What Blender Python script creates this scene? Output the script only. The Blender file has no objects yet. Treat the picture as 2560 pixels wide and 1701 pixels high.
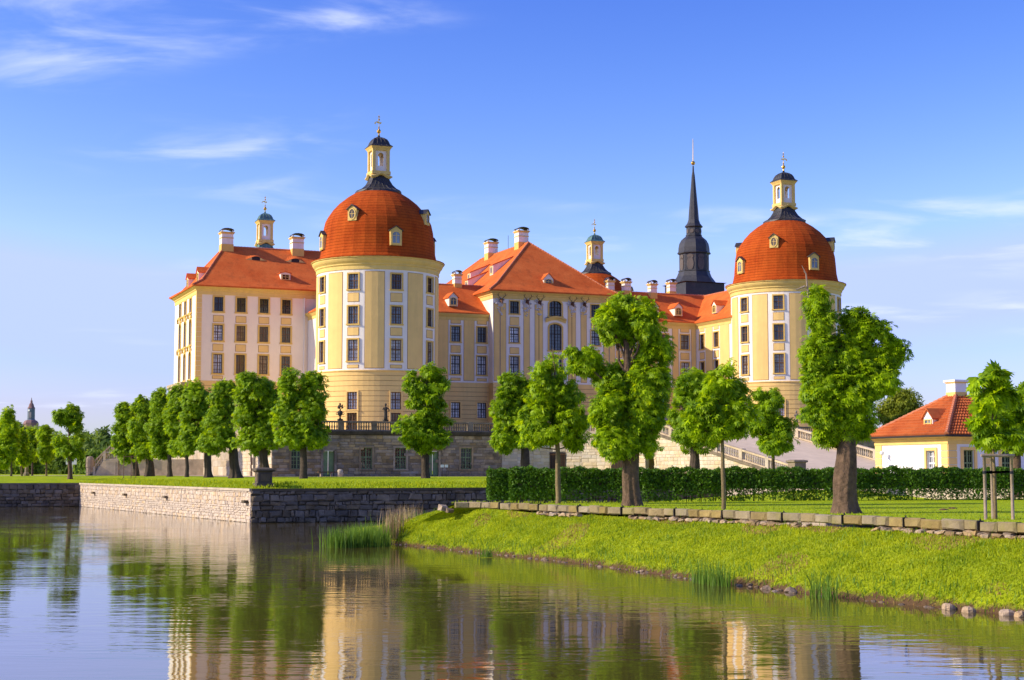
import bpy, math, random
import numpy as np
from mathutils import Vector, Matrix
R = math.radians
random.seed(7); rng = np.random.default_rng(7)
sc = bpy.context.scene
col = sc.collection

# ------------------------------------------------------------------ camera, sky, sun, exposure
EYE = 3.6
FPX = 3815.0; TILT = 0.0853                      # focal length in photo pixels, upward pitch
cam = bpy.data.cameras.new('camera'); cam.sensor_width = 36; cam.lens = FPX * 36 / 2560; cam.clip_end = 6000
camo = bpy.data.objects.new('camera', cam); col.objects.link(camo)
camo.location = (0, 0, EYE); camo.rotation_euler = (math.pi / 2 + TILT, 0, 0); sc.camera = camo

SUN_EL = R(30.0); SUN_DIR = Vector((-0.985, -0.15, 0)).normalized()      # horizontal direction towards the sun
to_sun = Vector((SUN_DIR.x * math.cos(SUN_EL), SUN_DIR.y * math.cos(SUN_EL), math.sin(SUN_EL)))
sun = bpy.data.lights.new('sun', 'SUN'); sun.energy = 2.45; sun.angle = R(0.5); sun.color = (1.0, 0.87, 0.66)
suno = bpy.data.objects.new('sun', sun); col.objects.link(suno)
suno.rotation_euler = to_sun.to_track_quat('Z', 'Y').to_euler(); suno.location = (-60, -20, 80)

world = bpy.data.worlds.new('World'); sc.world = world; world.use_nodes = True
def build_world():
    nt = world.node_tree; N = nt.nodes; L = nt.links
    for n in list(N): N.remove(n)
    out = N.new('ShaderNodeOutputWorld'); bg = N.new('ShaderNodeBackground'); bg.inputs['Strength'].default_value = 0.15
    sky = N.new('ShaderNodeTexSky'); sky.sky_type = 'NISHITA'; sky.sun_disc = False
    sky.sun_elevation = SUN_EL; sky.sun_rotation = math.atan2(SUN_DIR.x, SUN_DIR.y)
    sky.air_density = 1.0; sky.dust_density = 0.8; sky.ozone_density = 3.0; sky.altitude = 100
    # deeper colour grading of the whole clear sky: red and green fall off faster than blue away from the bright horizon
    sp = N.new('ShaderNodeSeparateColor'); L.new(sky.outputs[0], sp.inputs[0]); hs = N.new('ShaderNodeCombineColor')
    for ch, k, g, top in (('Red', 0.165, 2.4, 1.68), ('Green', 0.150, 2.0, 2.08), ('Blue', 0.70, 1.0, 3.6)):
        pw = N.new('ShaderNodeMath'); pw.operation = 'POWER'; pw.inputs[1].default_value = g; L.new(sp.outputs[ch], pw.inputs[0])
        ml = N.new('ShaderNodeMath'); ml.operation = 'MULTIPLY'; ml.inputs[1].default_value = k; L.new(pw.outputs[0], ml.inputs[0])
        mn = N.new('ShaderNodeMath'); mn.operation = 'MINIMUM'; L.new(ml.outputs[0], mn.inputs[0]); mn.inputs[1].default_value = top
        ex = N.new('ShaderNodeMath'); ex.operation = 'SUBTRACT'; ex.inputs[1].default_value = 3.6 if ch == 'Red' else 4.6; L.new(sp.outputs[ch], ex.inputs[0]); e2 = N.new('ShaderNodeMath'); e2.operation = 'MAXIMUM'; e2.inputs[1].default_value = 0; L.new(ex.outputs[0], e2.inputs[0])
        ad = N.new('ShaderNodeMath'); ad.operation = 'MULTIPLY_ADD'; ad.inputs[1].default_value = 0.7; L.new(e2.outputs[0], ad.inputs[0]); L.new(mn.outputs[0], ad.inputs[2]); L.new(ad.outputs[0], hs.inputs[ch])
    # thin wind-drawn clouds on a flat layer high overhead
    tc = N.new('ShaderNodeTexCoord'); sep = N.new('ShaderNodeSeparateXYZ'); L.new(tc.outputs['Generated'], sep.inputs[0])
    mz = N.new('ShaderNodeMath'); mz.operation = 'ADD'; mz.inputs[1].default_value = 0.10; L.new(sep.outputs['Z'], mz.inputs[0])
    mm = N.new('ShaderNodeMath'); mm.operation = 'MAXIMUM'; mm.inputs[1].default_value = 0.06; L.new(mz.outputs[0], mm.inputs[0])
    dx = N.new('ShaderNodeMath'); dx.operation = 'DIVIDE'; L.new(sep.outputs['X'], dx.inputs[0]); L.new(mm.outputs[0], dx.inputs[1])
    dy = N.new('ShaderNodeMath'); dy.operation = 'DIVIDE'; L.new(sep.outputs['Y'], dy.inputs[0]); L.new(mm.outputs[0], dy.inputs[1])
    cb = N.new('ShaderNodeCombineXYZ'); L.new(dx.outputs[0], cb.inputs[0]); L.new(dy.outputs[0], cb.inputs[1])
    mp = N.new('ShaderNodeMapping'); mp.inputs['Rotation'].default_value = (0, 0, R(-18)); mp.inputs['Scale'].default_value = (1.5, 2.3, 1); mp.inputs['Location'].default_value = (1.7, 0.2, 0)
    L.new(cb.outputs[0], mp.inputs[0])
    big = N.new('ShaderNodeTexNoise'); big.inputs['Scale'].default_value = 0.55; big.inputs['Detail'].default_value = 2; L.new(mp.outputs[0], big.inputs['Vector'])
    no = N.new('ShaderNodeTexNoise'); no.inputs['Scale'].default_value = 1.7; no.inputs['Detail'].default_value = 8; no.inputs['Roughness'].default_value = 0.55; no.inputs['Distortion'].default_value = 0.5
    L.new(mp.outputs[0], no.inputs['Vector'])
    r1 = N.new('ShaderNodeMapRange'); r1.interpolation_type = 'SMOOTHSTEP'; r1.inputs[1].default_value = 0.52; r1.inputs[2].default_value = 0.66; L.new(big.outputs[0], r1.inputs[0])
    r2 = N.new('ShaderNodeMapRange'); r2.interpolation_type = 'SMOOTHSTEP'; r2.inputs[1].default_value = 0.42; r2.inputs[2].default_value = 0.80; L.new(no.outputs[0], r2.inputs[0])
    mu = N.new('ShaderNodeMath'); mu.operation = 'MULTIPLY'; L.new(r1.outputs[0], mu.inputs[0]); L.new(r2.outputs[0], mu.inputs[1])
    m2 = N.new('ShaderNodeMath'); m2.operation = 'MULTIPLY'; m2.inputs[1].default_value = 0.8; L.new(mu.outputs[0], m2.inputs[0])
    mix = N.new('ShaderNodeMix'); mix.data_type = 'RGBA'; L.new(m2.outputs[0], mix.inputs[0]); L.new(hs.outputs[0], mix.inputs[6]); mix.inputs[7].default_value = (2.9, 3.1, 3.7, 1)
    L.new(mix.outputs[2], bg.inputs['Color']); L.new(bg.outputs[0], out.inputs['Surface'])
build_world()
sc.view_settings.view_transform = 'Standard'; sc.view_settings.look = 'None'
sc.view_settings.exposure = 1.16; sc.view_settings.gamma = 1.0
sc.cycles.max_bounces = 6; sc.cycles.transparent_max_bounces = 6

# ------------------------------------------------------------------ geometry of the place
# castle frame: origin under the front tower, u along the front, v along the left side
X0, D0, AL = -15.5, 175.0, 0.3915
ca, sa = math.cos(AL), math.sin(AL)
def W(u, v, z=0.0): return Vector((X0 + u * ca - v * sa, D0 + u * sa + v * ca, z))
ct, st = math.cos(TILT), math.sin(TILT)
def ray(x, y):                                    # photo pixel -> direction
    a = (x - 1280) / FPX; b = (850.5 - y) / FPX
    return Vector((a, ct - b * st, st + b * ct))
def at_depth(x, y, Y): d = ray(x, y); return Vector((0, 0, EYE)) + d * (Y / d.y)
def at_z(x, y, z): d = ray(x, y); return Vector((0, 0, EYE)) + d * ((z - EYE) / d.z)
K = 2560 / 2360.0
def atz2(x, y, z): return at_z(x * K, y * K, z)
def atd2(x, y, Y): return at_depth(x * K, y * K, Y)
def to_uv(p): dx, dy = p.x - X0, p.y - D0; return (dx * ca + dy * sa, -dx * sa + dy * ca)

# ------------------------------------------------------------------ materials
MATS = {}
def newmat(name):
    m = bpy.data.materials.new(name); m.use_nodes = True
    MATS[name] = m; nt = m.node_tree; return m, nt.nodes, nt.links, nt.nodes['Principled BSDF']
def rgb(c): return (c[0], c[1], c[2], 1)
def surf(name, c, rough=0.85, var=0.12, scale=1.2, bump=0.0, bscale=30.0, dirt=None, dirt_amt=0.35, dirt_scale=0.35, rnd=0.0, spec=0.3, metal=0.0, streak=False):
    """plaster / stone / wood: base colour, noise variation, shaped stains, fine relief, per-object variation"""
    m, N, L, P = newmat(name)
    P.inputs['Roughness'].default_value = rough; P.inputs['Specular IOR Level'].default_value = spec; P.inputs['Metallic'].default_value = metal
    tc = N.new('ShaderNodeTexCoord'); geo = N.new('ShaderNodeNewGeometry')
    no = N.new('ShaderNodeTexNoise'); no.inputs['Scale'].default_value = scale; no.inputs['Detail'].default_value = 7; no.inputs['Roughness'].default_value = 0.6
    L.new(geo.outputs['Position'], no.inputs['Vector'])
    mr = N.new('ShaderNodeMapRange'); mr.inputs[1].default_value = 0.25; mr.inputs[2].default_value = 0.75; mr.inputs[3].default_value = 1 - var; mr.inputs[4].default_value = 1 + var * 0.6
    L.new(no.outputs[0], mr.inputs[0])
    mx = N.new('ShaderNodeMix'); mx.data_type = 'RGBA'; mx.blend_type = 'MULTIPLY'; mx.inputs[0].default_value = 1; mx.inputs[6].default_value = rgb(c); L.new(mr.outputs[0], mx.inputs[7])
    last = mx.outputs[2]
    if rnd:
        oi = N.new('ShaderNodeObjectInfo'); r2 = N.new('ShaderNodeMapRange'); r2.inputs[3].default_value = 1 - rnd; r2.inputs[4].default_value = 1 + rnd; L.new(oi.outputs['Random'], r2.inputs[0])
        hs = N.new('ShaderNodeHueSaturation'); L.new(r2.outputs[0], hs.inputs['Value']); L.new(last, hs.inputs['Color'])
        ml = N.new('ShaderNodeMath'); ml.operation = 'MULTIPLY_ADD'; ml.inputs[1].default_value = 37.7; ml.inputs[2].default_value = 0.0; L.new(oi.outputs['Random'], ml.inputs[0])
        fr = N.new('ShaderNodeMath'); fr.operation = 'FRACT'; L.new(ml.outputs[0], fr.inputs[0])
        r3 = N.new('ShaderNodeMapRange'); r3.inputs[3].default_value = 0.75; r3.inputs[4].default_value = 1.25; L.new(fr.outputs[0], r3.inputs[0]); L.new(r3.outputs[0], hs.inputs['Saturation'])
        last = hs.outputs[0]
    if dirt:
        dn = N.new('ShaderNodeTexNoise'); dn.inputs['Scale'].default_value = dirt_scale; dn.inputs['Detail'].default_value = 9; dn.inputs['Roughness'].default_value = 0.7
        if streak:
            mp = N.new('ShaderNodeMapping'); mp.inputs['Scale'].default_value = (1, 1, 0.12); L.new(geo.outputs['Position'], mp.inputs[0]); L.new(mp.outputs[0], dn.inputs['Vector'])
        else: L.new(geo.outputs['Position'], dn.inputs['Vector'])
        d2 = N.new('ShaderNodeMapRange'); d2.interpolation_type = 'SMOOTHSTEP'; d2.inputs[1].default_value = 0.45; d2.inputs[2].default_value = 0.72; d2.inputs[4].default_value = dirt_amt; L.new(dn.outputs[0], d2.inputs[0])
        m3 = N.new('ShaderNodeMix'); m3.data_type = 'RGBA'; L.new(d2.outputs[0], m3.inputs[0]); L.new(last, m3.inputs[6]); m3.inputs[7].default_value = rgb(dirt); last = m3.outputs[2]
    L.new(last, P.inputs['Base Color'])
    if bump:
        bn = N.new('ShaderNodeTexNoise'); bn.inputs['Scale'].default_value = bscale; bn.inputs['Detail'].default_value = 5; L.new(geo.outputs['Position'], bn.inputs['Vector'])
        b = N.new('ShaderNodeBump'); b.inputs['Strength'].default_value = bump; b.inputs['Distance'].default_value = 0.05; L.new(bn.outputs[0], b.inputs['Height']); L.new(b.outputs[0], P.inputs['Normal'])
    return m
def tile_mat(name, c, c2, rows=0.22, bump=0.6, var=0.5):
    """plain clay tiles: courses along z, staggered joints, patchy firing colour"""
    m, N, L, P = newmat(name); P.inputs['Roughness'].default_value = 0.9; P.inputs['Specular IOR Level'].default_value = 0.06
    tc = N.new('ShaderNodeTexCoord'); sep = N.new('ShaderNodeSeparateXYZ'); L.new(tc.outputs['Object'], sep.inputs[0])
    fz = N.new('ShaderNodeMath'); fz.operation = 'DIVIDE'; fz.inputs[1].default_value = rows; L.new(sep.outputs['Z'], fz.inputs[0])
    fr = N.new('ShaderNodeMath'); fr.operation = 'FRACT'; L.new(fz.outputs[0], fr.inputs[0])
    no = N.new('ShaderNodeTexNoise'); no.inputs['Scale'].default_value = 0.45; no.inputs['Detail'].default_value = 8; no.inputs['Roughness'].default_value = 0.65; L.new(tc.outputs['Object'], no.inputs['Vector'])
    vo = N.new('ShaderNodeTexNoise'); vo.inputs['Scale'].default_value = 5.0; vo.inputs['Detail'].default_value = 3; L.new(tc.outputs['Object'], vo.inputs['Vector'])
    ad = N.new('ShaderNodeMath'); ad.operation = 'MULTIPLY_ADD'; ad.inputs[1].default_value = 0.5; L.new(vo.outputs[0], ad.inputs[0])
    sb = N.new('ShaderNodeMath'); sb.operation = 'SUBTRACT'; sb.inputs[1].default_value = 0.25; L.new(no.outputs[0], sb.inputs[0]); L.new(sb.outputs[0], ad.inputs[2])
    rr = N.new('ShaderNodeMapRange'); rr.inputs[1].default_value = 0.3; rr.inputs[2].default_value = 0.75; L.new(ad.outputs[0], rr.inputs[0])
    mx = N.new('ShaderNodeMix'); mx.data_type = 'RGBA'; L.new(rr.outputs[0], mx.inputs[0]); mx.inputs[6].default_value = rgb(c); mx.inputs[7].default_value = rgb(c2)
    wp = N.new('ShaderNodeMapping'); wp.inputs['Scale'].default_value = (1.0, 1.0, .16); L.new(tc.outputs['Object'], wp.inputs[0]); wn = N.new('ShaderNodeTexNoise'); wn.inputs['Scale'].default_value = 1.1; wn.inputs['Detail'].default_value = 8; wn.inputs['Roughness'].default_value = .72; L.new(wp.outputs[0], wn.inputs['Vector'])
    wr = N.new('ShaderNodeMapRange'); wr.inputs[1].default_value = .5; wr.inputs[2].default_value = .75; wr.inputs[4].default_value = .55; L.new(wn.outputs[0], wr.inputs[0]); wm = N.new('ShaderNodeMix'); wm.data_type = 'RGBA'; L.new(wr.outputs[0], wm.inputs[0]); L.new(mx.outputs[2], wm.inputs[6]); wm.inputs[7].default_value = (c[0] * .42, c[1] * .5, c[2] * .9, 1); mx = wm
    # joint line between courses
    j = N.new('ShaderNodeMapRange'); j.inputs[1].default_value = 0.0; j.inputs[2].default_value = 0.22; j.inputs[3].default_value = 1 - var; j.inputs[4].default_value = 1.0; L.new(fr.outputs[0], j.inputs[0])
    m2 = N.new('ShaderNodeMix'); m2.data_type = 'RGBA'; m2.blend_type = 'MULTIPLY'; m2.inputs[0].default_value = 1; L.new(mx.outputs[2], m2.inputs[6]); L.new(j.outputs[0], m2.inputs[7])
    L.new(m2.outputs[2], P.inputs['Base Color'])
    iv = N.new('ShaderNodeMath'); iv.operation = 'SUBTRACT'; iv.inputs[0].default_value = 1; L.new(fr.outputs[0], iv.inputs[1])
    ah = N.new('ShaderNodeMath'); ah.operation = 'MULTIPLY_ADD'; ah.inputs[1].default_value = 0.6; L.new(vo.outputs[0], ah.inputs[0]); L.new(iv.outputs[0], ah.inputs[2])
    b = N.new('ShaderNodeBump'); b.inputs['Strength'].default_value = bump; b.inputs['Distance'].default_value = 0.03; L.new(ah.outputs[0], b.inputs['Height']); L.new(b.outputs[0], P.inputs['Normal'])
    return m
def leaf_mat(name, c, c2, trans=0.35):
    m, N, L, P = newmat(name); P.inputs['Roughness'].default_value = 0.55; P.inputs['Specular IOR Level'].default_value = 0.25
    geo = N.new('ShaderNodeNewGeometry'); no = N.new('ShaderNodeTexNoise'); no.inputs['Scale'].default_value = 1.1; no.inputs['Detail'].default_value = 4; L.new(geo.outputs['Position'], no.inputs['Vector'])
    ri = N.new('ShaderNodeMath'); ri.operation = 'MULTIPLY_ADD'; ri.inputs[1].default_value = 0.5; L.new(geo.outputs['Random Per Island'], ri.inputs[0]); L.new(no.outputs[0], ri.inputs[2])
    mr = N.new('ShaderNodeMapRange'); mr.inputs[1].default_value = 0.4; mr.inputs[2].default_value = 1.1; L.new(ri.outputs[0], mr.inputs[0])
    mx = N.new('ShaderNodeMix'); mx.data_type = 'RGBA'; L.new(mr.outputs[0], mx.inputs[0]); mx.inputs[6].default_value = rgb(c); mx.inputs[7].default_value = rgb(c2)
    L.new(mx.outputs[2], P.inputs['Base Color'])
    tr = N.new('ShaderNodeBsdfTranslucent'); hs = N.new('ShaderNodeHueSaturation'); hs.inputs['Value'].default_value = 1.6; hs.inputs['Hue'].default_value = 0.478; L.new(mx.outputs[2], hs.inputs['Color']); L.new(hs.outputs[0], tr.inputs[0])
    ms = N.new('ShaderNodeMixShader'); ms.inputs[0].default_value = trans; L.new(P.outputs[0], ms.inputs[1]); L.new(tr.outputs[0], ms.inputs[2])
    L.new(ms.outputs[0], N['Material Output'].inputs[0]); return m
def glass_mat(name, c, rough=0.06):
    m, N, L, P = newmat(name); P.inputs['Roughness'].default_value = rough; P.inputs['IOR'].default_value = 1.5; P.inputs['Specular IOR Level'].default_value = 0.6
    geo = N.new('ShaderNodeNewGeometry'); no = N.new('ShaderNodeTexNoise'); no.inputs['Scale'].default_value = 1.3; no.inputs['Detail'].default_value = 3; L.new(geo.outputs['Position'], no.inputs['Vector'])
    mr = N.new('ShaderNodeMapRange'); mr.inputs[1].default_value = 0.3; mr.inputs[2].default_value = 0.7; mr.inputs[3].default_value = 0.55; mr.inputs[4].default_value = 1.3; L.new(no.outputs[0], mr.inputs[0])
    mx = N.new('ShaderNodeMix'); mx.data_type = 'RGBA'; mx.blend_type = 'MULTIPLY'; mx.inputs[0].default_value = 1; mx.inputs[6].default_value = rgb(c); L.new(mr.outputs[0], mx.inputs[7])
    oi = N.new('ShaderNodeObjectInfo'); ov = N.new('ShaderNodeMapRange'); ov.inputs[3].default_value = 0.3; ov.inputs[4].default_value = 1.5; L.new(oi.outputs['Random'], ov.inputs[0]); hv = N.new('ShaderNodeHueSaturation'); L.new(ov.outputs[0], hv.inputs['Value']); L.new(mx.outputs[2], hv.inputs['Color']); L.new(hv.outputs[0], P.inputs['Base Color'])
    b = N.new('ShaderNodeBump'); b.inputs['Strength'].default_value = 0.25; b.inputs['Distance'].default_value = 0.05; L.new(no.outputs[0], b.inputs['Height']); L.new(b.outputs[0], P.inputs['Normal'])
    return m
def grass_mat(name, c, c2, c3, patch=0.5, mud=None):
    m, N, L, P = newmat(name); P.inputs['Roughness'].default_value = 0.9; P.inputs['Specular IOR Level'].default_value = 0.1
    geo = N.new('ShaderNodeNewGeometry')
    n1 = N.new('ShaderNodeTexNoise'); n1.inputs['Scale'].default_value = 0.55; n1.inputs['Detail'].default_value = 8; n1.inputs['Roughness'].default_value = 0.7; L.new(geo.outputs['Position'], n1.inputs['Vector'])
    n2 = N.new('ShaderNodeTexNoise'); n2.inputs['Scale'].default_value = 14; n2.inputs['Detail'].default_value = 5; L.new(geo.outputs['Position'], n2.inputs['Vector'])
    mr = N.new('ShaderNodeMapRange'); mr.inputs[1].default_value = 0.35; mr.inputs[2].default_value = 0.68; L.new(n1.outputs[0], mr.inputs[0])
    mx = N.new('ShaderNodeMix'); mx.data_type = 'RGBA'; L.new(mr.outputs[0], mx.inputs[0]); mx.inputs[6].default_value = rgb(c); mx.inputs[7].default_value = rgb(c2)
    m3 = N.new('ShaderNodeMapRange'); m3.inputs[1].default_value = 0.62; m3.inputs[2].default_value = 0.78; m3.inputs[4].default_value = patch
    n3 = N.new('ShaderNodeTexNoise'); n3.inputs['Scale'].default_value = 1.6; n3.inputs['Detail'].default_value = 7; n3.inputs['Roughness'].default_value = 0.75; L.new(geo.outputs['Position'], n3.inputs['Vector']); L.new(n3.outputs[0], m3.inputs[0])
    mx2 = N.new('ShaderNodeMix'); mx2.data_type = 'RGBA'; L.new(m3.outputs[0], mx2.inputs[0]); L.new(mx.outputs[2], mx2.inputs[6]); mx2.inputs[7].default_value = rgb(c3)
    v2 = N.new('ShaderNodeMapRange'); v2.inputs[1].default_value = 0.3; v2.inputs[2].default_value = 0.7; v2.inputs[3].default_value = 0.72; v2.inputs[4].default_value = 1.25; L.new(n2.outputs[0], v2.inputs[0])
    mx3 = N.new('ShaderNodeMix'); mx3.data_type = 'RGBA'; mx3.blend_type = 'MULTIPLY'; mx3.inputs[0].default_value = 1; L.new(mx2.outputs[2], mx3.inputs[6]); L.new(v2.outputs[0], mx3.inputs[7]); L.new(mx3.outputs[2], P.inputs['Base Color'])
    if mud:                                           # bare wet soil just above the waterline, ragged upper edge
        sz_ = N.new('ShaderNodeSeparateXYZ'); L.new(geo.outputs['Position'], sz_.inputs[0]); m4 = N.new('ShaderNodeMath'); m4.operation = 'MULTIPLY_ADD'; m4.inputs[1].default_value = -0.9; L.new(n3.outputs[0], m4.inputs[0]); L.new(sz_.outputs['Z'], m4.inputs[2])
        m5 = N.new('ShaderNodeMapRange'); m5.inputs[1].default_value = -0.36; m5.inputs[2].default_value = -0.20; m5.inputs[3].default_value = 1; m5.inputs[4].default_value = 0; L.new(m4.outputs[0], m5.inputs[0]); mx4 = N.new('ShaderNodeMix'); mx4.data_type = 'RGBA'; L.new(m5.outputs[0], mx4.inputs[0]); L.new(mx3.outputs[2], mx4.inputs[6]); mx4.inputs[7].default_value = rgb(mud); L.new(mx4.outputs[2], P.inputs['Base Color'])
    b = N.new('ShaderNodeBump'); b.inputs['Strength'].default_value = 0.9; b.inputs['Distance'].default_value = 0.08; L.new(n2.outputs[0], b.inputs['Height']); L.new(b.outputs[0], P.inputs['Normal'])
    return m
def water_mat():
    m, N, L, P = newmat('water'); P.inputs['Base Color'].default_value = (0.080, 0.060, 0.016, 1); P.inputs['Roughness'].default_value = 0.03; P.inputs['IOR'].default_value = 1.5
    geo = N.new('ShaderNodeNewGeometry')
    def wave(scale, sx, sy, det, rot=0):
        mp = N.new('ShaderNodeMapping'); mp.inputs['Scale'].default_value = (sx, sy, 1); mp.inputs['Rotation'].default_value = (0, 0, rot); L.new(geo.outputs['Position'], mp.inputs[0])
        n = N.new('ShaderNodeTexNoise'); n.inputs['Scale'].default_value = scale; n.inputs['Detail'].default_value = det; n.inputs['Roughness'].default_value = 0.5; L.new(mp.outputs[0], n.inputs['Vector']); return n
    a = wave(1.0, 0.55, 1.7, 2, R(6)); c = wave(3.4, 0.6, 1.5, 2, R(-10)); g = wave(0.10, 1, 1.6, 3)
    gr = N.new('ShaderNodeMapRange'); gr.inputs[1].default_value = 0.40; gr.inputs[2].default_value = 0.62; gr.inputs[3].default_value = 0.25; gr.inputs[4].default_value = 1.0; L.new(g.outputs[0], gr.inputs[0])
    ad = N.new('ShaderNodeMath'); ad.operation = 'MULTIPLY_ADD'; ad.inputs[1].default_value = 0.32; L.new(c.outputs[0], ad.inputs[0]); L.new(a.outputs[0], ad.inputs[2])
    mu = N.new('ShaderNodeMath'); mu.operation = 'MULTIPLY'; L.new(ad.outputs[0], mu.inputs[0]); L.new(gr.outputs[0], mu.inputs[1])
    b = N.new('ShaderNodeBump'); b.inputs['Strength'].default_value = 1.0; b.inputs['Distance'].default_value = 0.014; L.new(mu.outputs[0], b.inputs['Height']); L.new(b.outputs[0], P.inputs['Normal'])
    return m
M = MATS
surf('white', (0.87, 0.80, 0.69), 0.9, 0.06, 0.7, 0.15, 12, (0.58, 0.50, 0.40), 0.36, 0.7, streak=True)
surf('white_side', (0.92, 0.78, 0.59), 0.9, 0.05, 0.7, 0.15, 12, (0.66, 0.58, 0.50), 0.2, 0.5, streak=True)
surf('yellow', (0.86, 0.575, 0.20), 0.9, 0.08, 0.8, 0.15, 12, (0.52, 0.35, 0.14), 0.36, 0.6, streak=True)
surf('ochre', (0.72, 0.47, 0.12), 0.85, 0.10, 1.5, 0.1, 15)
surf('cornice', (0.78, 0.55, 0.17), 0.85, 0.10, 1.2, 0.1, 15, (0.45, 0.33, 0.14), 0.3, 0.8, streak=True)
surf('line_brown', (0.33, 0.17, 0.06), 0.9, 0.1)
surf('wood_brown', (0.13, 0.065, 0.03), 0.6, 0.2)
surf('wood_dark', (0.035, 0.025, 0.02), 0.6, 0.2)
surf('wood_green', (0.20, 0.27, 0.12), 0.7, 0.2, 3, 0.1, 20)
surf('door_green', (0.24, 0.33, 0.14), 0.75, 0.2, 2, 0.1, 20, (0.10, 0.12, 0.06), 0.4, 1.5, streak=True)
tile_mat('tile', (0.60, 0.115, 0.024), (0.74, 0.19, 0.045), 0.20, 0.45, 0.18)
tile_mat('dome_tile', (0.36, 0.054, 0.008), (0.50, 0.098, 0.014), 0.34, 0.9, 0.55)
tile_mat('house_tile', (0.44, 0.10, 0.03), (0.58, 0.17, 0.05), 0.5, 0.3, 0.1)
surf('ridge_tile', (0.62, 0.22, 0.10), 0.8, 0.3, 3)
surf('copper_dark', (0.030, 0.030, 0.028), 0.55, 0.4, 1.5, 0.2, 6, (0.10, 0.075, 0.05), 0.6, 1.2, streak=True, spec=0.5)
surf('copper_green', (0.09, 0.20, 0.18), 0.6, 0.35, 2.0, 0.2, 6, (0.03, 0.07, 0.06), 0.6, 1.5, streak=True, spec=0.5)
surf('slate', (0.030, 0.031, 0.035), 0.55, 0.35, 2.5, 0.3, 8, (0.07, 0.065, 0.06), 0.5, 1.5, spec=0.5)
surf('slate_panel', (0.12, 0.10, 0.085), 0.7, 0.3, 2)
surf('gold', (0.85, 0.50, 0.08), 0.28, 0.1, 3, metal=1.0)
surf('antler', (0.05, 0.03, 0.02), 0.7, 0.2)
surf('deer_brown', (0.14, 0.06, 0.025), 0.7, 0.3)
surf('relief', (0.62, 0.58, 0.55), 0.9, 0.25, 4, 0.3, 10)
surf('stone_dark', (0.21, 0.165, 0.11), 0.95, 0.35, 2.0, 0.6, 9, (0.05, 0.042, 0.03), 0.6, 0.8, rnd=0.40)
surf('stone_moss', (0.15, 0.12, 0.08), 0.95, 0.35, 2.0, 0.6, 9, (0.05, 0.055, 0.022), 0.6, 0.8, rnd=0.3)
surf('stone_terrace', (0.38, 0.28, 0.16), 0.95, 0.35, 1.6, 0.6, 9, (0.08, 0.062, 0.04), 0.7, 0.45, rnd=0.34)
surf('stone_light', (0.60, 0.47, 0.325), 0.95, 0.25, 2.5, 0.7, 8, (0.44, 0.33, 0.21), 0.4, 0.9, rnd=0.11)
surf('stone_pale', (0.50, 0.41, 0.29), 0.95, 0.25, 1.4, 0.5, 7, (0.22, 0.17, 0.11), 0.5, 0.6, rnd=0.14)
surf('stone_ramp', (0.62, 0.51, 0.36), 0.95, 0.2, 1.4, 0.5, 7, (0.45, 0.30, 0.13), 0.45, 0.6, rnd=0.12)
surf('mortar', (0.26, 0.20, 0.12), 0.95, 0.3, 3, 0.5, 12)
surf('mortar_light', (0.50, 0.405, 0.30), 0.95, 0.3, 3, 0.5, 12)
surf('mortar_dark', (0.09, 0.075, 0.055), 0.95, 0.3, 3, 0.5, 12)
surf('stone_cap', (0.10, 0.08, 0.055), 0.95, 0.4, 1.5, 0.5, 8, (0.02, 0.019, 0.017), 0.7, 0.7, rnd=0.15)
surf('stone_rail', (0.26, 0.20, 0.13), 0.95, 0.35, 1.5, 0.5, 8, (0.05, 0.043, 0.033), 0.75, 0.6, rnd=0.2)
surf('stone_kerb', (0.27, 0.21, 0.105), 0.95, 0.35, 1.6, 0.6, 9, (0.22, 0.20, 0.05), 0.7, 0.9, rnd=0.13)
surf('rubble', (0.33, 0.24, 0.14), 0.95, 0.35, 3, 0.7, 10, (0.14, 0.09, 0.05), 0.5, 1.2, rnd=0.35)
surf('rock', (0.25, 0.18, 0.12), 0.9, 0.4, 4, 0.8, 12, (0.045, 0.036, 0.026), 0.7, 2.0, rnd=0.45)
surf('rock_pale', (0.50, 0.37, 0.24), 0.9, 0.3, 4, 0.8, 12, (0.16, 0.11, 0.07), 0.6, 2.0, rnd=0.2)
surf('bark', (0.15, 0.095, 0.058), 0.95, 0.5, 5, 1.0, 9, (0.045, 0.033, 0.022), 0.7, 3.0, streak=True)
surf('bark_young', (0.21, 0.155, 0.075), 0.9, 0.35, 6, 0.5, 12, (0.08, 0.07, 0.03), 0.5, 3.0, streak=True)
surf('bark_island', (0.075, 0.055, 0.038), 0.95, 0.4, 4, 0.8, 7)
surf('stake', (0.34, 0.26, 0.19), 0.85, 0.3, 5, 0.3, 20, (0.17, 0.13, 0.09), 0.5, 2, streak=True)
surf('iron', (0.025, 0.022, 0.02), 0.6, 0.3, 5)
surf('strap', (0.01, 0.012, 0.02), 0.6, 0.1)
surf('statue', (0.055, 0.045, 0.036), 0.9, 0.4, 4, 0.4, 10)
surf('statue_light', (0.28, 0.22, 0.16), 0.9, 0.4, 4, 0.4, 10)
surf('gravel', (0.52, 0.43, 0.32), 0.95, 0.25, 3, 0.5, 25)
surf('roadway', (0.70, 0.56, 0.38), 0.95, 0.2, 1.2, 0.3, 15, (0.36, 0.28, 0.2), 0.4, 0.3)
surf('soil', (0.13, 0.07, 0.035), 0.95, 0.4, 5, 0.8, 15)
surf('house_white', (0.80, 0.79, 0.76), 0.9, 0.05, 0.8, 0.1, 12)
surf('lamp_white', (0.8, 0.8, 0.78), 0.5, 0.03)
surf('sign_white', (0.75, 0.75, 0.74), 0.6, 0.05)
surf('far_blue', (0.14, 0.17, 0.21), 0.8, 0.2, 0.5)
surf('far_red', (0.24, 0.14, 0.13), 0.8, 0.2, 0.5)
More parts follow.
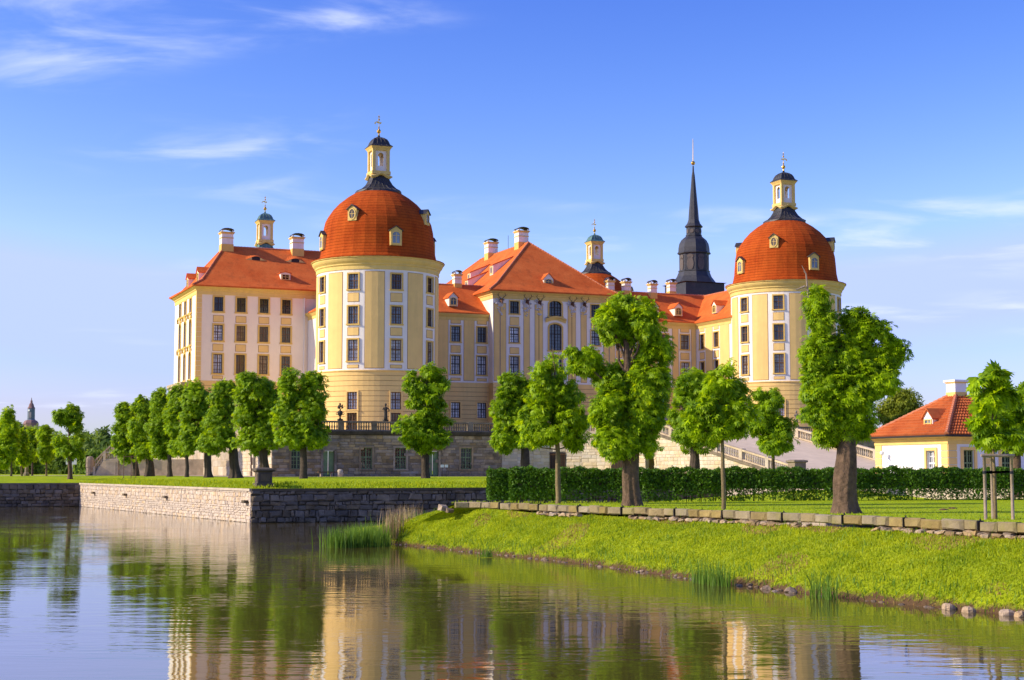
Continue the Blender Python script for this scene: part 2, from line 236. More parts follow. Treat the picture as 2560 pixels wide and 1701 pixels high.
surf('far_stone', (0.36, 0.30, 0.30), 0.8, 0.2, 0.5)
surf('blue_box', (0.02, 0.04, 0.16), 0.6, 0.1)
surf('red_box', (0.35, 0.05, 0.03), 0.6, 0.1)
glass_mat('glass_dark', (0.022, 0.028, 0.03)); glass_mat('glass_blue', (0.16, 0.20, 0.24)); glass_mat('glass_curtain', (0.66, 0.66, 0.68)); glass_mat('glass_brown', (0.20, 0.13, 0.06))
leaf_mat('leaf', (0.06, 0.16, 0.002), (0.36, 0.54, 0.004), 0.46); leaf_mat('leaf_young', (0.075, 0.19, 0.002), (0.45, 0.63, 0.004), 0.47)
leaf_mat('leaf_far', (0.10, 0.19, 0.015), (0.20, 0.31, 0.025), .45); leaf_mat('leaf_dark', (0.06, 0.12, 0.012), (0.13, 0.21, 0.02), 0.4)
leaf_mat('leaf_hedge', (0.025, 0.085, 0.003), (0.10, 0.22, 0.004), 0.2); leaf_mat('leaf_olive', (0.20, 0.27, 0.02), (0.34, 0.38, 0.03), .45)
leaf_mat('blade', (0.17, 0.27, 0.004), (0.42, 0.48, 0.008), 0.4); leaf_mat('blade_dry', (0.24, 0.14, 0.04), (0.46, 0.33, 0.09), 0.3); leaf_mat('reed', (0.09, 0.20, 0.012), (0.16, 0.28, 0.03), 0.35); leaf_mat('reed_dry', (0.36, 0.25, 0.11), (0.45, 0.33, 0.17), 0.2)
grass_mat('lawn', (0.26, 0.38, 0.004), (0.40, 0.48, 0.006), (0.32, 0.30, 0.02), 0.35)
grass_mat('bank', (0.19, 0.26, 0.006), (0.33, 0.39, 0.006), (0.24, 0.15, 0.05), 0.8, (0.11, 0.065, 0.03))
grass_mat('land', (0.05, 0.09, 0.012), (0.08, 0.11, 0.02), (0.10, 0.09, 0.03), 0.3)
water_mat()

# ------------------------------------------------------------------ mesh helpers
def link(o, parent=None):
    col.objects.link(o)
    if parent is not None: o.parent = parent
    return o
def tag(o, label=None, cat=None, group=None, kind=None):
    if label: o['label'] = label
    if cat: o['category'] = cat
    if group: o['group'] = group
    if kind: o['kind'] = kind
    return o
def empty(name, loc=(0, 0, 0), rz=0.0, label=None, cat=None, group=None):
    o = bpy.data.objects.new(name, None); o.empty_display_size = 0.5; o.location = loc; o.rotation_euler = (0, 0, rz); link(o); return tag(o, label, cat, group)
class MB:
    def __init__(s): s.v = []; s.f = []; s.m = []
    def quad(s, a, b, c, d, m=0): i = len(s.v); s.v += [tuple(a), tuple(b), tuple(c), tuple(d)]; s.f.append((i, i + 1, i + 2, i + 3)); s.m.append(m)
    def poly(s, pts, m=0): i = len(s.v); s.v += [tuple(p) for p in pts]; s.f.append(tuple(range(i, i + len(pts)))); s.m.append(m)
    def box(s, a, b, m=0):
        x0, y0, z0 = a; x1, y1, z1 = b; i = len(s.v)
        s.v += [(x0, y0, z0), (x1, y0, z0), (x1, y1, z0), (x0, y1, z0), (x0, y0, z1), (x1, y0, z1), (x1, y1, z1), (x0, y1, z1)]
        for q in ((0, 3, 2, 1), (4, 5, 6, 7), (0, 1, 5, 4), (1, 2, 6, 5), (2, 3, 7, 6), (3, 0, 4, 7)): s.f.append(tuple(i + k for k in q)); s.m.append(m)
        return s
    def ring(s, pr, m=0, cap0=False, cap1=False):     # list of point rings of equal length
        n = len(pr[0]); i0 = len(s.v)
        for r in pr: s.v += [tuple(p) for p in r]
        for k in range(len(pr) - 1):
            for j in range(n):
                a = i0 + k * n + j; b = i0 + k * n + (j + 1) % n; s.f.append((a, b, b + n, a + n)); s.m.append(m)
        if cap0: s.f.append(tuple(i0 + j for j in reversed(range(n)))); s.m.append(m)
        if cap1: s.f.append(tuple(i0 + (len(pr) - 1) * n + j for j in range(n))); s.m.append(m)
        return s
    def lathe(s, prof, n=16, c=(0, 0), m=0, a0=0.0, square=False, cap=True):
        rs = []
        for r, z in prof:
            if square: q = r; rs.append([(c[0] + x * q, c[1] + y * q, z) for x, y in ((-1, -1), (1, -1), (1, 1), (-1, 1))])
            else: rs.append([(c[0] + r * math.cos(a0 + 2 * math.pi * j / n), c[1] + r * math.sin(a0 + 2 * math.pi * j / n), z) for j in range(n)])
        return s.ring(rs, m, cap, cap)
    def tube(s, pts, rad, n=8, m=0):
        pts = [Vector(p) for p in pts]; rs = []; N = len(pts)
        for i, p in enumerate(pts):
            t = (pts[min(i + 1, N - 1)] - pts[max(i - 1, 0)]).normalized()
            ref = Vector((1, 0, 0)) if abs(t.x) < 0.8 else Vector((0, 1, 0))
            a = t.cross(ref).normalized(); b = t.cross(a)
            r = rad[i] if isinstance(rad, (list, tuple)) else rad
            rs.append([p + (a * math.cos(2 * math.pi * j / n) + b * math.sin(2 * math.pi * j / n)) * r for j in range(n)])
        s.ring(rs, m); i0 = len(s.v) - n
        s.f.append(tuple(range(i0 + n - 1, i0 - 1, -1))); s.m.append(m); i1 = len(s.v) - n * N; s.f.append(tuple(range(i1, i1 + n))); s.m.append(m)
        return s
    def mesh(s, name, mats, smooth=False):
        me = bpy.data.meshes.new(name); me.from_pydata(s.v, [], s.f)
        for x in (mats if isinstance(mats, (list, tuple)) else [mats]): me.materials.append(M[x])
        if any(s.m): me.polygons.foreach_set('material_index', s.m)
        if smooth: me.polygons.foreach_set('use_smooth', [True] * len(me.polygons))
        me.update(); return me
    def build(s, name, mats, parent=None, smooth=False, loc=None, rz=0.0):
        o = bpy.data.objects.new(name, s.mesh(name, mats, smooth)); link(o, parent)
        if loc is not None: o.location = loc
        o.rotation_euler = (0, 0, rz); return o
def inst(name, me, parent, loc, rz=0.0, scale=(1, 1, 1), rot=None):
    o = bpy.data.objects.new(name, me); link(o, parent); o.location = loc; o.rotation_euler = rot or (0, 0, rz); o.scale = scale; return o
def struct(o): o['kind'] = 'structure'; return o
# surface maps: (s, z, d outward) -> point
def flat(o, d, n):
    def f(s, z, e=0.0): return (o[0] + d[0] * s + n[0] * e, o[1] + d[1] * s + n[1] * e, z)
    f.step = None; f.ang = lambda s: math.atan2(d[1], d[0]); return f
def cyl(c, r):                                     # s is the angle in degrees
    def f(s, z, e=0.0): a = R(s); return (c[0] + (r + e) * math.cos(a), c[1] + (r + e) * math.sin(a), z)
    f.step = 6.0; f.ang = lambda s: R(s) + math.pi / 2; return f
def segs(a, b, step):
    if not step: return [a, b]
    n = max(1, int(math.ceil(abs(b - a) / step - 1e-6))); return [a + (b - a) * i / n for i in range(n + 1)]
def wall(mb, f, s0, s1, z0, z1, holes=(), depth=0.35, grooves=(), m=0):
    """wall face with real openings (reveals) and recessed joints"""
    S = sorted(set([s0, s1] + [x for h in holes for x in h[:2]])); S = [x for x in S if s0 <= x <= s1]
    Z = sorted(set([z0, z1] + [x for h in holes for x in h[2:4]] + [g + k for g in grooves for k in (0, 0.05)])); Z = [z for z in Z if z0 <= z <= z1]
    for i in range(len(S) - 1):
        for zi in range(len(Z) - 1):
            sm, zm = (S[i] + S[i + 1]) / 2, (Z[zi] + Z[zi + 1]) / 2
            if any(h[0] < sm < h[1] and h[2] < zm < h[3] for h in holes): continue
            g = any(k < zm < k + 0.05 for k in grooves); e = -0.045 if g else 0.0
            q = segs(S[i], S[i + 1], f.step)
            for a, b in zip(q, q[1:]):
                mb.quad(f(a, Z[zi], e), f(b, Z[zi], e), f(b, Z[zi + 1], e), f(a, Z[zi + 1], e), m + (1 if g else 0))
                if g:
                    mb.quad(f(a, Z[zi], 0), f(b, Z[zi], 0), f(b, Z[zi], e), f(a, Z[zi], e), m); mb.quad(f(a, Z[zi + 1], e), f(b, Z[zi + 1], e), f(b, Z[zi + 1], 0), f(a, Z[zi + 1], 0), m)
    for h in holes:
        a, b, c, d = h[:4]
        for p, q in (((a, c), (a, d)), ((a, d), (b, d)), ((b, d), (b, c)), ((b, c), (a, c))):
            mb.quad(f(p[0], p[1], 0), f(q[0], q[1], 0), f(q[0], q[1], -depth), f(p[0], p[1], -depth), m)
def panel(parent, f, s0, s1, z0, z1, mats=('yellow', 'line_brown'), th=0.035, edge=0.05, name='panel'):
    mb = MB(); k = edge if not f.step else edge / 7.0 * 57.3
    for (a, b, c, d, e, m) in ((s0 - k, s1 + k, z0 - edge, z1 + edge, th * 0.6, 1), (s0, s1, z0, z1, th, 0)):
        q = segs(a, b, f.step)
        for x, y in zip(q, q[1:]): mb.quad(f(x, c, e), f(y, c, e), f(y, d, e), f(x, d, e), m)
        for p, r in (((a, c), (a, d)), ((a, d), (b, d)), ((b, d), (b, c)), ((b, c), (a, c))): mb.quad(f(p[0], p[1], 0), f(r[0], r[1], 0), f(r[0], r[1], e), f(p[0], p[1], e), m)
    return mb.build(name, mats, parent)
WC = {}
def window_mesh(w, h, fr, cols, rows, arch, smat, bmat, gmat, style):
    key = (round(w, 2), round(h, 2), fr, cols, rows, arch, smat, bmat, gmat, style)
    if key in WC: return WC[key]
    s = MB(); hw = w / 2
    # surround: local x along wall, y inwards, z up from sill
    if arch:
        n = 8; arc = [(hw * math.cos(math.pi * i / n), h - arch + arch * math.sin(math.pi * i / n)) for i in range(n + 1)]
        for (x0, z0), (x1, z1) in zip(arc, arc[1:]):           # spandrel fill and arched band
            o0 = (x0 * (hw + fr) / hw, h - arch + (z0 - h + arch) * (arch + fr) / arch); o1 = (x1 * (hw + fr) / hw, h - arch + (z1 - h + arch) * (arch + fr) / arch)
            s.quad((x0, -0.08, z0), (o0[0], -0.08, o0[1]), (o1[0], -0.08, o1[1]), (x1, -0.08, z1)); s.quad((o0[0], -0.08, o0[1]), (o0[0], 0.02, o0[1]), (o1[0], 0.02, o1[1]), (o1[0], -0.08, o1[1]))
            s.quad((x0, -0.08, z0), (x1, -0.08, z1), (x1, 0.3, z1), (x0, 0.3, z0))
            s.quad((x0, -0.01, z0), (x1, -0.01, z1), (x1, -0.01, h + 0.01), (x0, -0.01, h + 0.01))
        top = h - arch
    else: top = h; s.box((-hw - fr, -0.08, h), (hw + fr, 0.02, h + fr))
    s.box((-hw - fr, -0.08, -0.0), (-hw, 0.02, top)); s.box((hw, -0.08, 0), (hw + fr, 0.02, top))
    s.box((-hw - fr - 0.06, -0.14, -fr * 0.9), (hw + fr + 0.06, 0.05, 0.0))
    b = MB(); t = 0.075; y0, y1 = 0.16, 0.23
    b.box((-hw, y0, 0), (-hw + t, y1, h)); b.box((hw - t, y0, 0), (hw, y1, h)); b.box((-hw, y0 + 0.002, 0), (hw, y1, t)); b.box((-hw, y0 + 0.002, h - t), (hw, y1, h))
    b.box((-t * 0.7, y0 - 0.02, 0), (t * 0.7, y1, h)); zt = h * (0.56 if style != 'tall' else 0.62); b.box((-hw, y0 - 0.022, zt - t * 0.7), (hw, y1, zt + t * 0.7))
    for i in range(1, cols):
        x = -hw + w * i / cols
        if abs(x) > 0.05: b.box((x - 0.02, y0 + 0.02, 0), (x + 0.02, y1, h))
    for i in range(1, rows):
        z = h * i / rows
        if abs(z - zt) > 0.1: b.box((-hw, y0 + 0.024, z - 0.02), (hw, y1, z + 0.02))
    g = MB(); g.quad((-hw, 0.25, 0), (hw, 0.25, 0), (hw, 0.25, h), (-hw, 0.25, h))
    WC[key] = (s.mesh('window', smat), b.mesh('glazing_bars', bmat), g.mesh('pane', gmat)); return WC[key]
def window(parent, f, s, z0, w, h, fr=0.17, cols=4, rows=5, arch=0, smat='ochre', bmat='wood_brown', gmat='glass_blue', style='', name='window', d=0.0):
    sm, bm, gm = window_mesh(w, h, fr, cols, rows, arch, smat, bmat, gmat, style)
    o = inst(name, sm, parent, f(s, z0, d), f.ang(s)); inst('glazing_bars', bm, o, (0, 0, 0)); inst('pane', gm, o, (0, 0, 0)); return o
def dormer(parent, P, ang, w, h, depth, wall_m='white', oval=False, arch=False, roof_m='tile', gmat='glass_dark', slope=0.5):
    """gabled dormer: P front bottom centre, ang = wall tangent angle, runs inwards for depth"""
    b = MB(); hw = w / 2; gh = w * slope
    b.poly([(-hw, 0, 0), (hw, 0, 0), (hw, 0, h), (0, 0, h + gh), (-hw, 0, h)]); b.quad((-hw, 0, 0), (-hw, 0, h), (-hw, depth, h), (-hw, depth, 0)); b.quad((hw, 0, 0), (hw, depth, 0), (hw, depth, h), (hw, 0, h))
    o = b.build('dormer', wall_m, parent, loc=P, rz=ang)
    r = MB(); e = 0.14
    for sg in (-1, 1):
        p = [(0, -e, h + gh + 0.06), (sg * (hw + e), -e, h - e * 2 * slope + 0.06), (sg * (hw + e), depth, h - e * 2 * slope + 0.06), (0, depth, h + gh + 0.06)]
        q = [(x, y, z - 0.09) for x, y, z in p]
        r.poly(p if sg < 0 else p[::-1]); r.poly(q[::-1] if sg < 0 else q); r.quad(p[0], p[1], q[1], q[0]); r.quad(p[1], p[2], q[2], q[1])
    r.build('dormer_roof', roof_m, o)
    t = MB(); iw, ih, z0 = hw * 0.62, h * 0.72, h * 0.16
    if oval:
        n = 14; zc = h * 0.55; A = [(iw * math.cos(2 * math.pi * i / n), zc + ih * 0.55 * math.sin(2 * math.pi * i / n)) for i in range(n)]
    else:
        A = [(-iw, z0), (iw, z0), (iw, z0 + ih * 0.8)] + ([(iw * 0.6, z0 + ih * 0.95), (0, z0 + ih), (-iw * 0.6, z0 + ih * 0.95)] if arch else []) + [(-iw, z0 + ih * 0.8)]
    zc = sum(z for x, z in A) / len(A); O = [(x * 1.38, zc + (z - zc) * 1.25) for x, z in A]; n = len(A)
    for i in range(n):
        j = (i + 1) % n; t.quad((A[i][0], -0.06, A[i][1]), (O[i][0], -0.06, O[i][1]), (O[j][0], -0.06, O[j][1]), (A[j][0], -0.06, A[j][1])); t.quad((O[i][0], -0.06, O[i][1]), (O[i][0], 0.01, O[i][1]), (O[j][0], 0.01, O[j][1]), (O[j][0], -0.06, O[j][1]))
    t.box((-0.03, -0.03, z0), (0.03, -0.018, z0 + ih * 0.9)); t.box((-iw, -0.028, zc), (iw, -0.017, zc + 0.05))
    t.build('window_frame', 'cornice', o)
    g = MB(); g.poly([(x, -0.012, z) for x, z in A]); g.build('pane', gmat, o)
    return o
CHM = {}
def chimney(parent, P, w, h, hood=True, d=None):
    d = d or w; key = (w, h, hood, d)
    if key not in CHM:
        a, e = w / 2, d / 2; b = MB(); b.box((-a - 0.04, -e - 0.04, -1.2), (a + 0.04, e + 0.04, h * 0.34), 0); b.box((-a, -e, h * 0.34), (a, e, h), 1)
        c = MB(); c.box((-a - 0.06, -e - 0.06, h * 0.72), (a + 0.06, e + 0.06, h * 0.77), 0); c.box((-a - 0.08, -e - 0.08, h), (a + 0.08, e + 0.08, h + 0.12), 0); c.box((-a - 0.17, -e - 0.17, h + 0.12), (a + 0.17, e + 0.17, h + 0.24), 0)
        for x in (-1, 1):
            for y in (-1, 1): c.box((x * a * 0.9 - 0.09, y * e * 0.9 - 0.09, h + 0.24), (x * a * 0.9 + 0.09, y * e * 0.9 + 0.09, h + 0.48), 1)
        k = MB(); n = 6; pr = []
        for i in range(n + 1): t = math.pi * i / n; pr.append(((a + 0.08) * math.cos(t), h + 0.46 + 0.3 * math.sin(t)))
        for (x0, z0), (x1, z1) in zip(pr, pr[1:]): k.quad((x0, -e - 0.1, z0), (x0, e + 0.1, z0), (x1, e + 0.1, z1), (x1, -e - 0.1, z1)); k.quad((x0, -e - 0.1, z0 - 0.05), (x1, -e - 0.1, z1 - 0.05), (x1, e + 0.1, z1 - 0.05), (x0, e + 0.1, z0 - 0.05)); k.quad((x0, -e - 0.1, z0), (x1, -e - 0.1, z1), (x1, -e - 0.1, z1 - 0.05), (x0, -e - 0.1, z0 - 0.05))
        CHM[key] = (b.mesh('chimney', ['ochre', 'white']), c.mesh('chimney_cap', ['cornice', 'white']), k.mesh('hood', 'copper_dark'))
    m = CHM[key]; o = inst('chimney', m[0], parent, P); inst('chimney_cap', m[1], o, (0, 0, 0))
    if hood: inst('hood', m[2], o, (0, 0, 0))
    return o
def ridge(parent, pts, r=0.11, step=0.42):
    b = MB()
    for a, c in zip(pts, pts[1:]):
        a, c = Vector(a), Vector(c); n = max(1, int((c - a).length / step))
        for i in range(n): p, q = a.lerp(c, i / n), a.lerp(c, (i + 1.12) / n); b.tube([p, q], [r * 1.2, r * 0.85], 6)
    return b.build('ridge_tiles', 'ridge_tile', parent)
def hip_roof(parent, u0, u1, v0, v1, ze, A, B, kick=1.3, kz=0.75, mat='tile', th=0.16, label=None):
    """hipped roof over a rectangle, ridge A-B, eaves kicked out"""
    rx = lambda p, t: p
    E = [(u0, v0, ze), (u1, v0, ze), (u1, v1, ze), (u0, v1, ze)]
    k = kick; Kk = [(u0 + k, v0 + k, ze + kz), (u1 - k, v0 + k, ze + kz), (u1 - k, v1 - k, ze + kz), (u0 + k, v1 - k, ze + kz)]
    b = MB()
    for i in range(4): j = (i + 1) % 4; b.quad(E[i], E[j], Kk[j], Kk[i]); lo = [(x, y, z - th) for x, y, z in (E[i], E[j])]; b.quad(lo[0], lo[1], E[j], E[i])
    b.poly([(x, y, z - th) for x, y, z in E][::-1])
    alongv = abs(A[1] - B[1]) > abs(A[0] - B[0])
    if alongv:
        b.poly([Kk[0], Kk[1], A]); b.poly([Kk[1], Kk[2], B, A]); b.poly([Kk[2], Kk[3], B]); b.poly([Kk[3], Kk[0], A, B]); hp = [(E[0], Kk[0], A), (E[1], Kk[1], A), (E[2], Kk[2], B), (E[3], Kk[3], B)]
    else:
        b.poly([Kk[3], Kk[0], A]); b.poly([Kk[0], Kk[1], B, A]); b.poly([Kk[1], Kk[2], B]); b.poly([Kk[2], Kk[3], A, B]); hp = [(E[0], Kk[0], A), (E[3], Kk[3], A), (E[1], Kk[1], B), (E[2], Kk[2], B)]
    o = b.build('roof', mat, parent); tag(o, label)
    ridge(o, [A, B])
    for h in hp: ridge(o, h)
    return o
def gable_roof(parent, A, B, hw, drop, mat='tile', th=0.14, label=None, kick=True):
    """two slopes either side of ridge A-B; hw half width, drop to eaves"""
    A, B = Vector(A), Vector(B); d = (B - A).normalized(); n = Vector((d.y, -d.x, 0)); b = MB()
    for sg in (-1, 1):
        prof = [(0, 0), (hw * 0.82, -drop * 0.88), (hw, -drop)]
        for (x0, z0), (x1, z1) in zip(prof, prof[1:]):
            p = [A + n * sg * x0 + Vector((0, 0, z0)), A + n * sg * x1 + Vector((0, 0, z1)), B + n * sg * x1 + Vector((0, 0, z1)), B + n * sg * x0 + Vector((0, 0, z0))]
            if sg < 0: p = p[::-1]
            b.poly(p)
        a, c = A + n * sg * hw - Vector((0, 0, drop)), B + n * sg * hw - Vector((0, 0, drop)); dn = Vector((0, 0, -th)); b.quad(a, c, c + dn, a + dn); b.quad(a + dn, c + dn, c + dn - n * sg * 0.6, a + dn - n * sg * 0.6)
    o = b.build('roof', mat, parent); tag(o, label); ridge(o, [A, B]); return o
def fast_mesh(name, V, Q, mat, nper=4):
    me = bpy.data.meshes.new(name); me.vertices.add(len(V)); me.vertices.foreach_set('co', np.ascontiguousarray(V, dtype=np.float32).ravel())
    Q = np.ascontiguousarray(Q, dtype=np.int32); me.loops.add(Q.size); me.loops.foreach_set('vertex_index', Q.ravel()); me.polygons.add(len(Q)); me.polygons.foreach_set('loop_start', np.arange(len(Q), dtype=np.int32) * nper)
    try: me.polygons.foreach_set('loop_total', np.full(len(Q), nper, dtype=np.int32))
    except Exception: pass
    me.materials.append(M[mat]); me.update(calc_edges=True); return me

# ------------------------------------------------------------------ the setting: water, land
def poly_sheet(name, pts, mat): b = MB(); b.poly(pts); return struct(b.build(name, mat))
b = MB(); b.quad((-900, -60, 0), (900, -60, 0), (900, 900, 0), (-900, 900, 0)); struct(b.build('water', 'water'))
ZI = 3.0; EDGE = 2.36
E_ = [(-1500, -8.0), (-33.7, -8.0), (-28.75, -63.2), (1500, -63.2)]
I_ = [(-1500, 1.5), (-25.0, 1.0), (-20.5, -55.0), (1500, -55.0)]
def build_land():
    b = MB(); n = 4
    for k in range(3):
        m = 60 if k != 0 else 40
        for i in range(m):
            def P(t, q):
                e = Vector(E_[k]).lerp(Vector(E_[k + 1]), t); g = Vector(I_[k]).lerp(Vector(I_[k + 1]), t); p = e.lerp(g, q)
                zz = EDGE + (ZI - 0.02 - EDGE) * math.sin(q * math.pi / 2)
                return W(p.x, p.y, zz)
            # concentrate samples near the view
            def tt(i):
                x = i / m
                return 1 - (1 - x) ** 3 if k == 0 else (x ** 3 if k == 2 else x)
            for j in range(n): b.quad(P(tt(i), j / n), P(tt(i + 1), j / n), P(tt(i + 1), (j + 1) / n), P(tt(i), (j + 1) / n))
    b.poly([W(*p, ZI - 0.02) for p in I_] + [W(1500, 3500, ZI - 0.02), W(-1500, 3500, ZI - 0.02)])
    struct(b.build('island_lawn', 'lawn'))
build_land()
poly_sheet('gravel_path', [W(-20.5, -21, 2.99), W(9, -21, 2.99), W(9, -15.5, 2.99), W(-15.5, -15.5, 2.99), W(-15.5, 75, 2.99), W(-20.5, 75, 2.99)], 'gravel')
poly_sheet('park_path', [W(-60, 24, 2.99), W(-20.5, 20, 2.99), W(-20.5, 30, 2.99), W(-60, 34, 2.99)], 'gravel')
b = MB(); cz = 2.7; q = [W(8.5, -63.0, cz), W(8.5, -112, cz), W(60, -112, cz), W(60, -63.0, cz)]; b.poly(q)
for a, c in zip(q, q[1:] + q[:1]): b.quad((a.x, a.y, -0.5), (c.x, c.y, -0.5), c, a)
struct(b.build('causeway', 'gravel'))

# near lawn with kerb line and grassy bank
LZ = 2.0
KERB2 = [(1048, 1157.5), (1100, 1157.5), (1180, 1160), (1280, 1163.5), (1400, 1168), (1560, 1173), (1770, 1181), (2000, 1190), (2180, 1198), (2360, 1206), (2560, 1216), (2900, 1236), (3400, 1290)]
kerb = [atz2(x, y, LZ + 0.1) for x, y in KERB2]
SHORE2 = [(860, 1248), (900, 1254), (1000, 1265), (1100, 1275), (1200, 1286), (1300, 1297), (1400, 1310), (1500, 1324), (1600, 1338), (1700, 1351), (1800, 1364), (1900, 1376), (2000, 1387), (2100, 1397), (2200, 1407), (2360, 1422), (2560, 1442), (2900, 1500), (3400, 1640)]
shore = [atz2(x, y, 0.0) for x, y in SHORE2]
def resample(pts, n):
    d = [0]
    for a, c in zip(pts, pts[1:]): d.append(d[-1] + (c - a).length)
    out = []
    for i in range(n):
        t = d[-1] * i / (n - 1); k = min(max(j for j in range(len(d)) if d[j] <= t + 1e-9), len(pts) - 2); f = (t - d[k]) / max(d[k + 1] - d[k], 1e-6); out.append(pts[k].lerp(pts[k + 1], f))
    return out
NB, NA = 158, 22
PK = [Vector((6, 92, 1.2)), Vector((0.5, 86, 1.3)), Vector((-3.2, 80, 1.45)), Vector((-3.8, 76, 1.75)), kerb[0].copy()]
PS = [Vector((5, 101, 0)), Vector((-6, 98, 0)), Vector((-10.5, 92, 0)), Vector((-9.2, 84, 0)), shore[0].copy()]
NP = 34
kr = resample(PK, NP)[:-1] + resample(kerb, NB - NP + 1); sr = resample(PS, NP)[:-1] + resample(shore, NB - NP + 1)
from mathutils import noise as mnoise
def bank_pt(i, q):
    a = sr[i] if isinstance(i, int) else sr[int(i)].lerp(sr[min(int(i) + 1, NB - 1)], i - int(i)); c = kr[i] if isinstance(i, int) else kr[int(i)].lerp(kr[min(int(i) + 1, NB - 1)], i - int(i))
    p = a.lerp(c, q); zt = c.z - 0.2 - 0.2 * min(1, (i - NP) / 12) if i > NP else c.z - 0.1 - 0.1 * i / NP; cv = min(1, max(0.1, (i - NP) / 30))
    z = -0.25 + (zt + 0.25) * (0.14 * min(1, q * 9) + 0.86 * ((1 - .5 * cv) * q + .5 * cv * math.sin(q * math.pi / 2)))
    nz = mnoise.noise(Vector((p.x * 0.5, p.y * 0.5, 0.3))) * 0.16 + mnoise.noise(Vector((p.x * 1.7, p.y * 1.7, 1.3))) * 0.08
    return Vector((p.x, p.y - (nz * 2.2 if q < 0.15 else 0), z + nz * math.sin(min(1, q * 1.3) * math.pi) ** 0.6 * (0.5 if q > 0.02 else 1)))
def build_bank():
    b = MB()
    vs = [[bank_pt(i, j / NA) for j in range(NA + 1)] for i in range(NB)]
    for i in range(NB):
        for j in range(NA + 1): b.v.append(tuple(vs[i][j]))
    n = NA + 1
    for i in range(NB - 1):
        for j in range(NA): b.f.append((i * n + j, (i + 1) * n + j, (i + 1) * n + j + 1, i * n + j + 1)); b.m.append(0)
    struct(b.build('grass_bank', 'bank', smooth=True))
    # lawn on top, behind the kerb, and the back slope down into the side channel
    f = [Vector((p.x, p.y, p.z - .04 if j < 4 else LZ)) for j, p in enumerate(PK[:-1] + kerb)]; back = [Vector((20, 104, LZ + 0.3)), Vector((90, 104, LZ + 0.3)), Vector((90, 8, LZ)), Vector((22, 8, LZ))]
    b = MB(); b.poly(f + back[::-1]); b.quad((6, 92, 1.16), (5, 101, -.3), (20, 108, -0.3), (20, 104, LZ + 0.3))
    struct(b.build('park_lawn', 'lawn'))
build_bank()

# ------------------------------------------------------------------ castle
castle = empty('castle', (X0, D0, 0), AL, 'yellow and white baroque castle with round corner towers and red tiled roofs', 'castle')
HB = 14.65
ROWS = [(23.66, 25.38), (19.8, 21.76), (15.68, 18.05)]
T_ANG = [-170, -130, -90, -50]
def yz(y, zoom=0.2679, y0=260, Y=175.0): return at_depth(943, y0 + y * zoom, Y).z
PXM = 0.2679 * 175.5 / FPX
DOME = [(572, 1502), (548, 1462), (538, 1420), (530, 1380), (524, 1300), (516, 1210), (498, 1130), (472, 1080), (424, 1010), (368, 950), (292, 890), (214, 842)]
DOME = [(h * PXM, yz(y)) for h, y in DOME]
SKIRT = [(222, 846), (214, 828), (165, 806), (122, 770), (92, 726), (78, 690)]
SKIRT = [(h * PXM, yz(y)) for h, y in SKIRT]
def dome_r(z):
    for (r0, z0), (r1, z1) in zip(DOME, DOME[1:]):
        if z0 <= z <= z1: return r0 + (r1 - r0) * (z - z0) / (z1 - z0)
    return DOME[0][0]
def finial(parent, c, z, flip=1, sc_=1.0):
    k_ = .74; b = MB(); rb = 0.25
    b.lathe([(0.10, z - 0.1), (0.07, z + 0.1)] + [(max(0.06, rb * math.sin(t)), z + 0.1 + rb * (1 - math.cos(t))) for t in [math.pi * i / 8 for i in range(1, 8)]] + [(0.06, z + 0.68), (0.10, z + 0.8), (0.05, z + 0.92), (0.03, z + 1.1), (0.03, z + 2.2), (0.01, z + 2.35)], 10, c)
    zf = z + 1.2
    # weathercock banner, a crown and a star on the staff
    sil = [(-0.55, 0.0), (-0.62, 0.18), (-0.42, 0.30), (-0.2, 0.18), (0.08, 0.16), (0.30, 0.06), (0.42, 0.26), (0.40, 0.42), (0.26, 0.36), (0.12, 0.30), (-0.1, 0.45), (-0.38, 0.46), (-0.72, 0.30), (-0.78, 0.02)]
    t = 0.05; n = len(sil)
    sil = [(x * .7, y * .7) for x, y in sil]; A = [(c[0] + flip * x, c[1] - t, zf + y) for x, y in sil]; B = [(c[0] + flip * x, c[1] + t, zf + y) for x, y in sil]
    b.poly(A[::-1]); b.poly(B)
    for i in range(n): j = (i + 1) % n; b.quad(A[i], A[j], B[j], B[i])
    b.lathe([(0.03, zf + 0.42), (0.12, zf + 0.5), (0.09, zf + 0.57), (0.13, zf + 0.63), (0.03, zf + 0.66)], 8, c)
    for k in range(4): a = R(45 * k); b.tube([(c[0] - 0.12 * math.cos(a), c[1], zf + 0.88 - 0.12 * math.sin(a)), (c[0] + 0.12 * math.cos(a), c[1], zf + 0.88 + 0.12 * math.sin(a))], 0.022, 4)
    return b.build('finial', 'gold', parent, smooth=False)
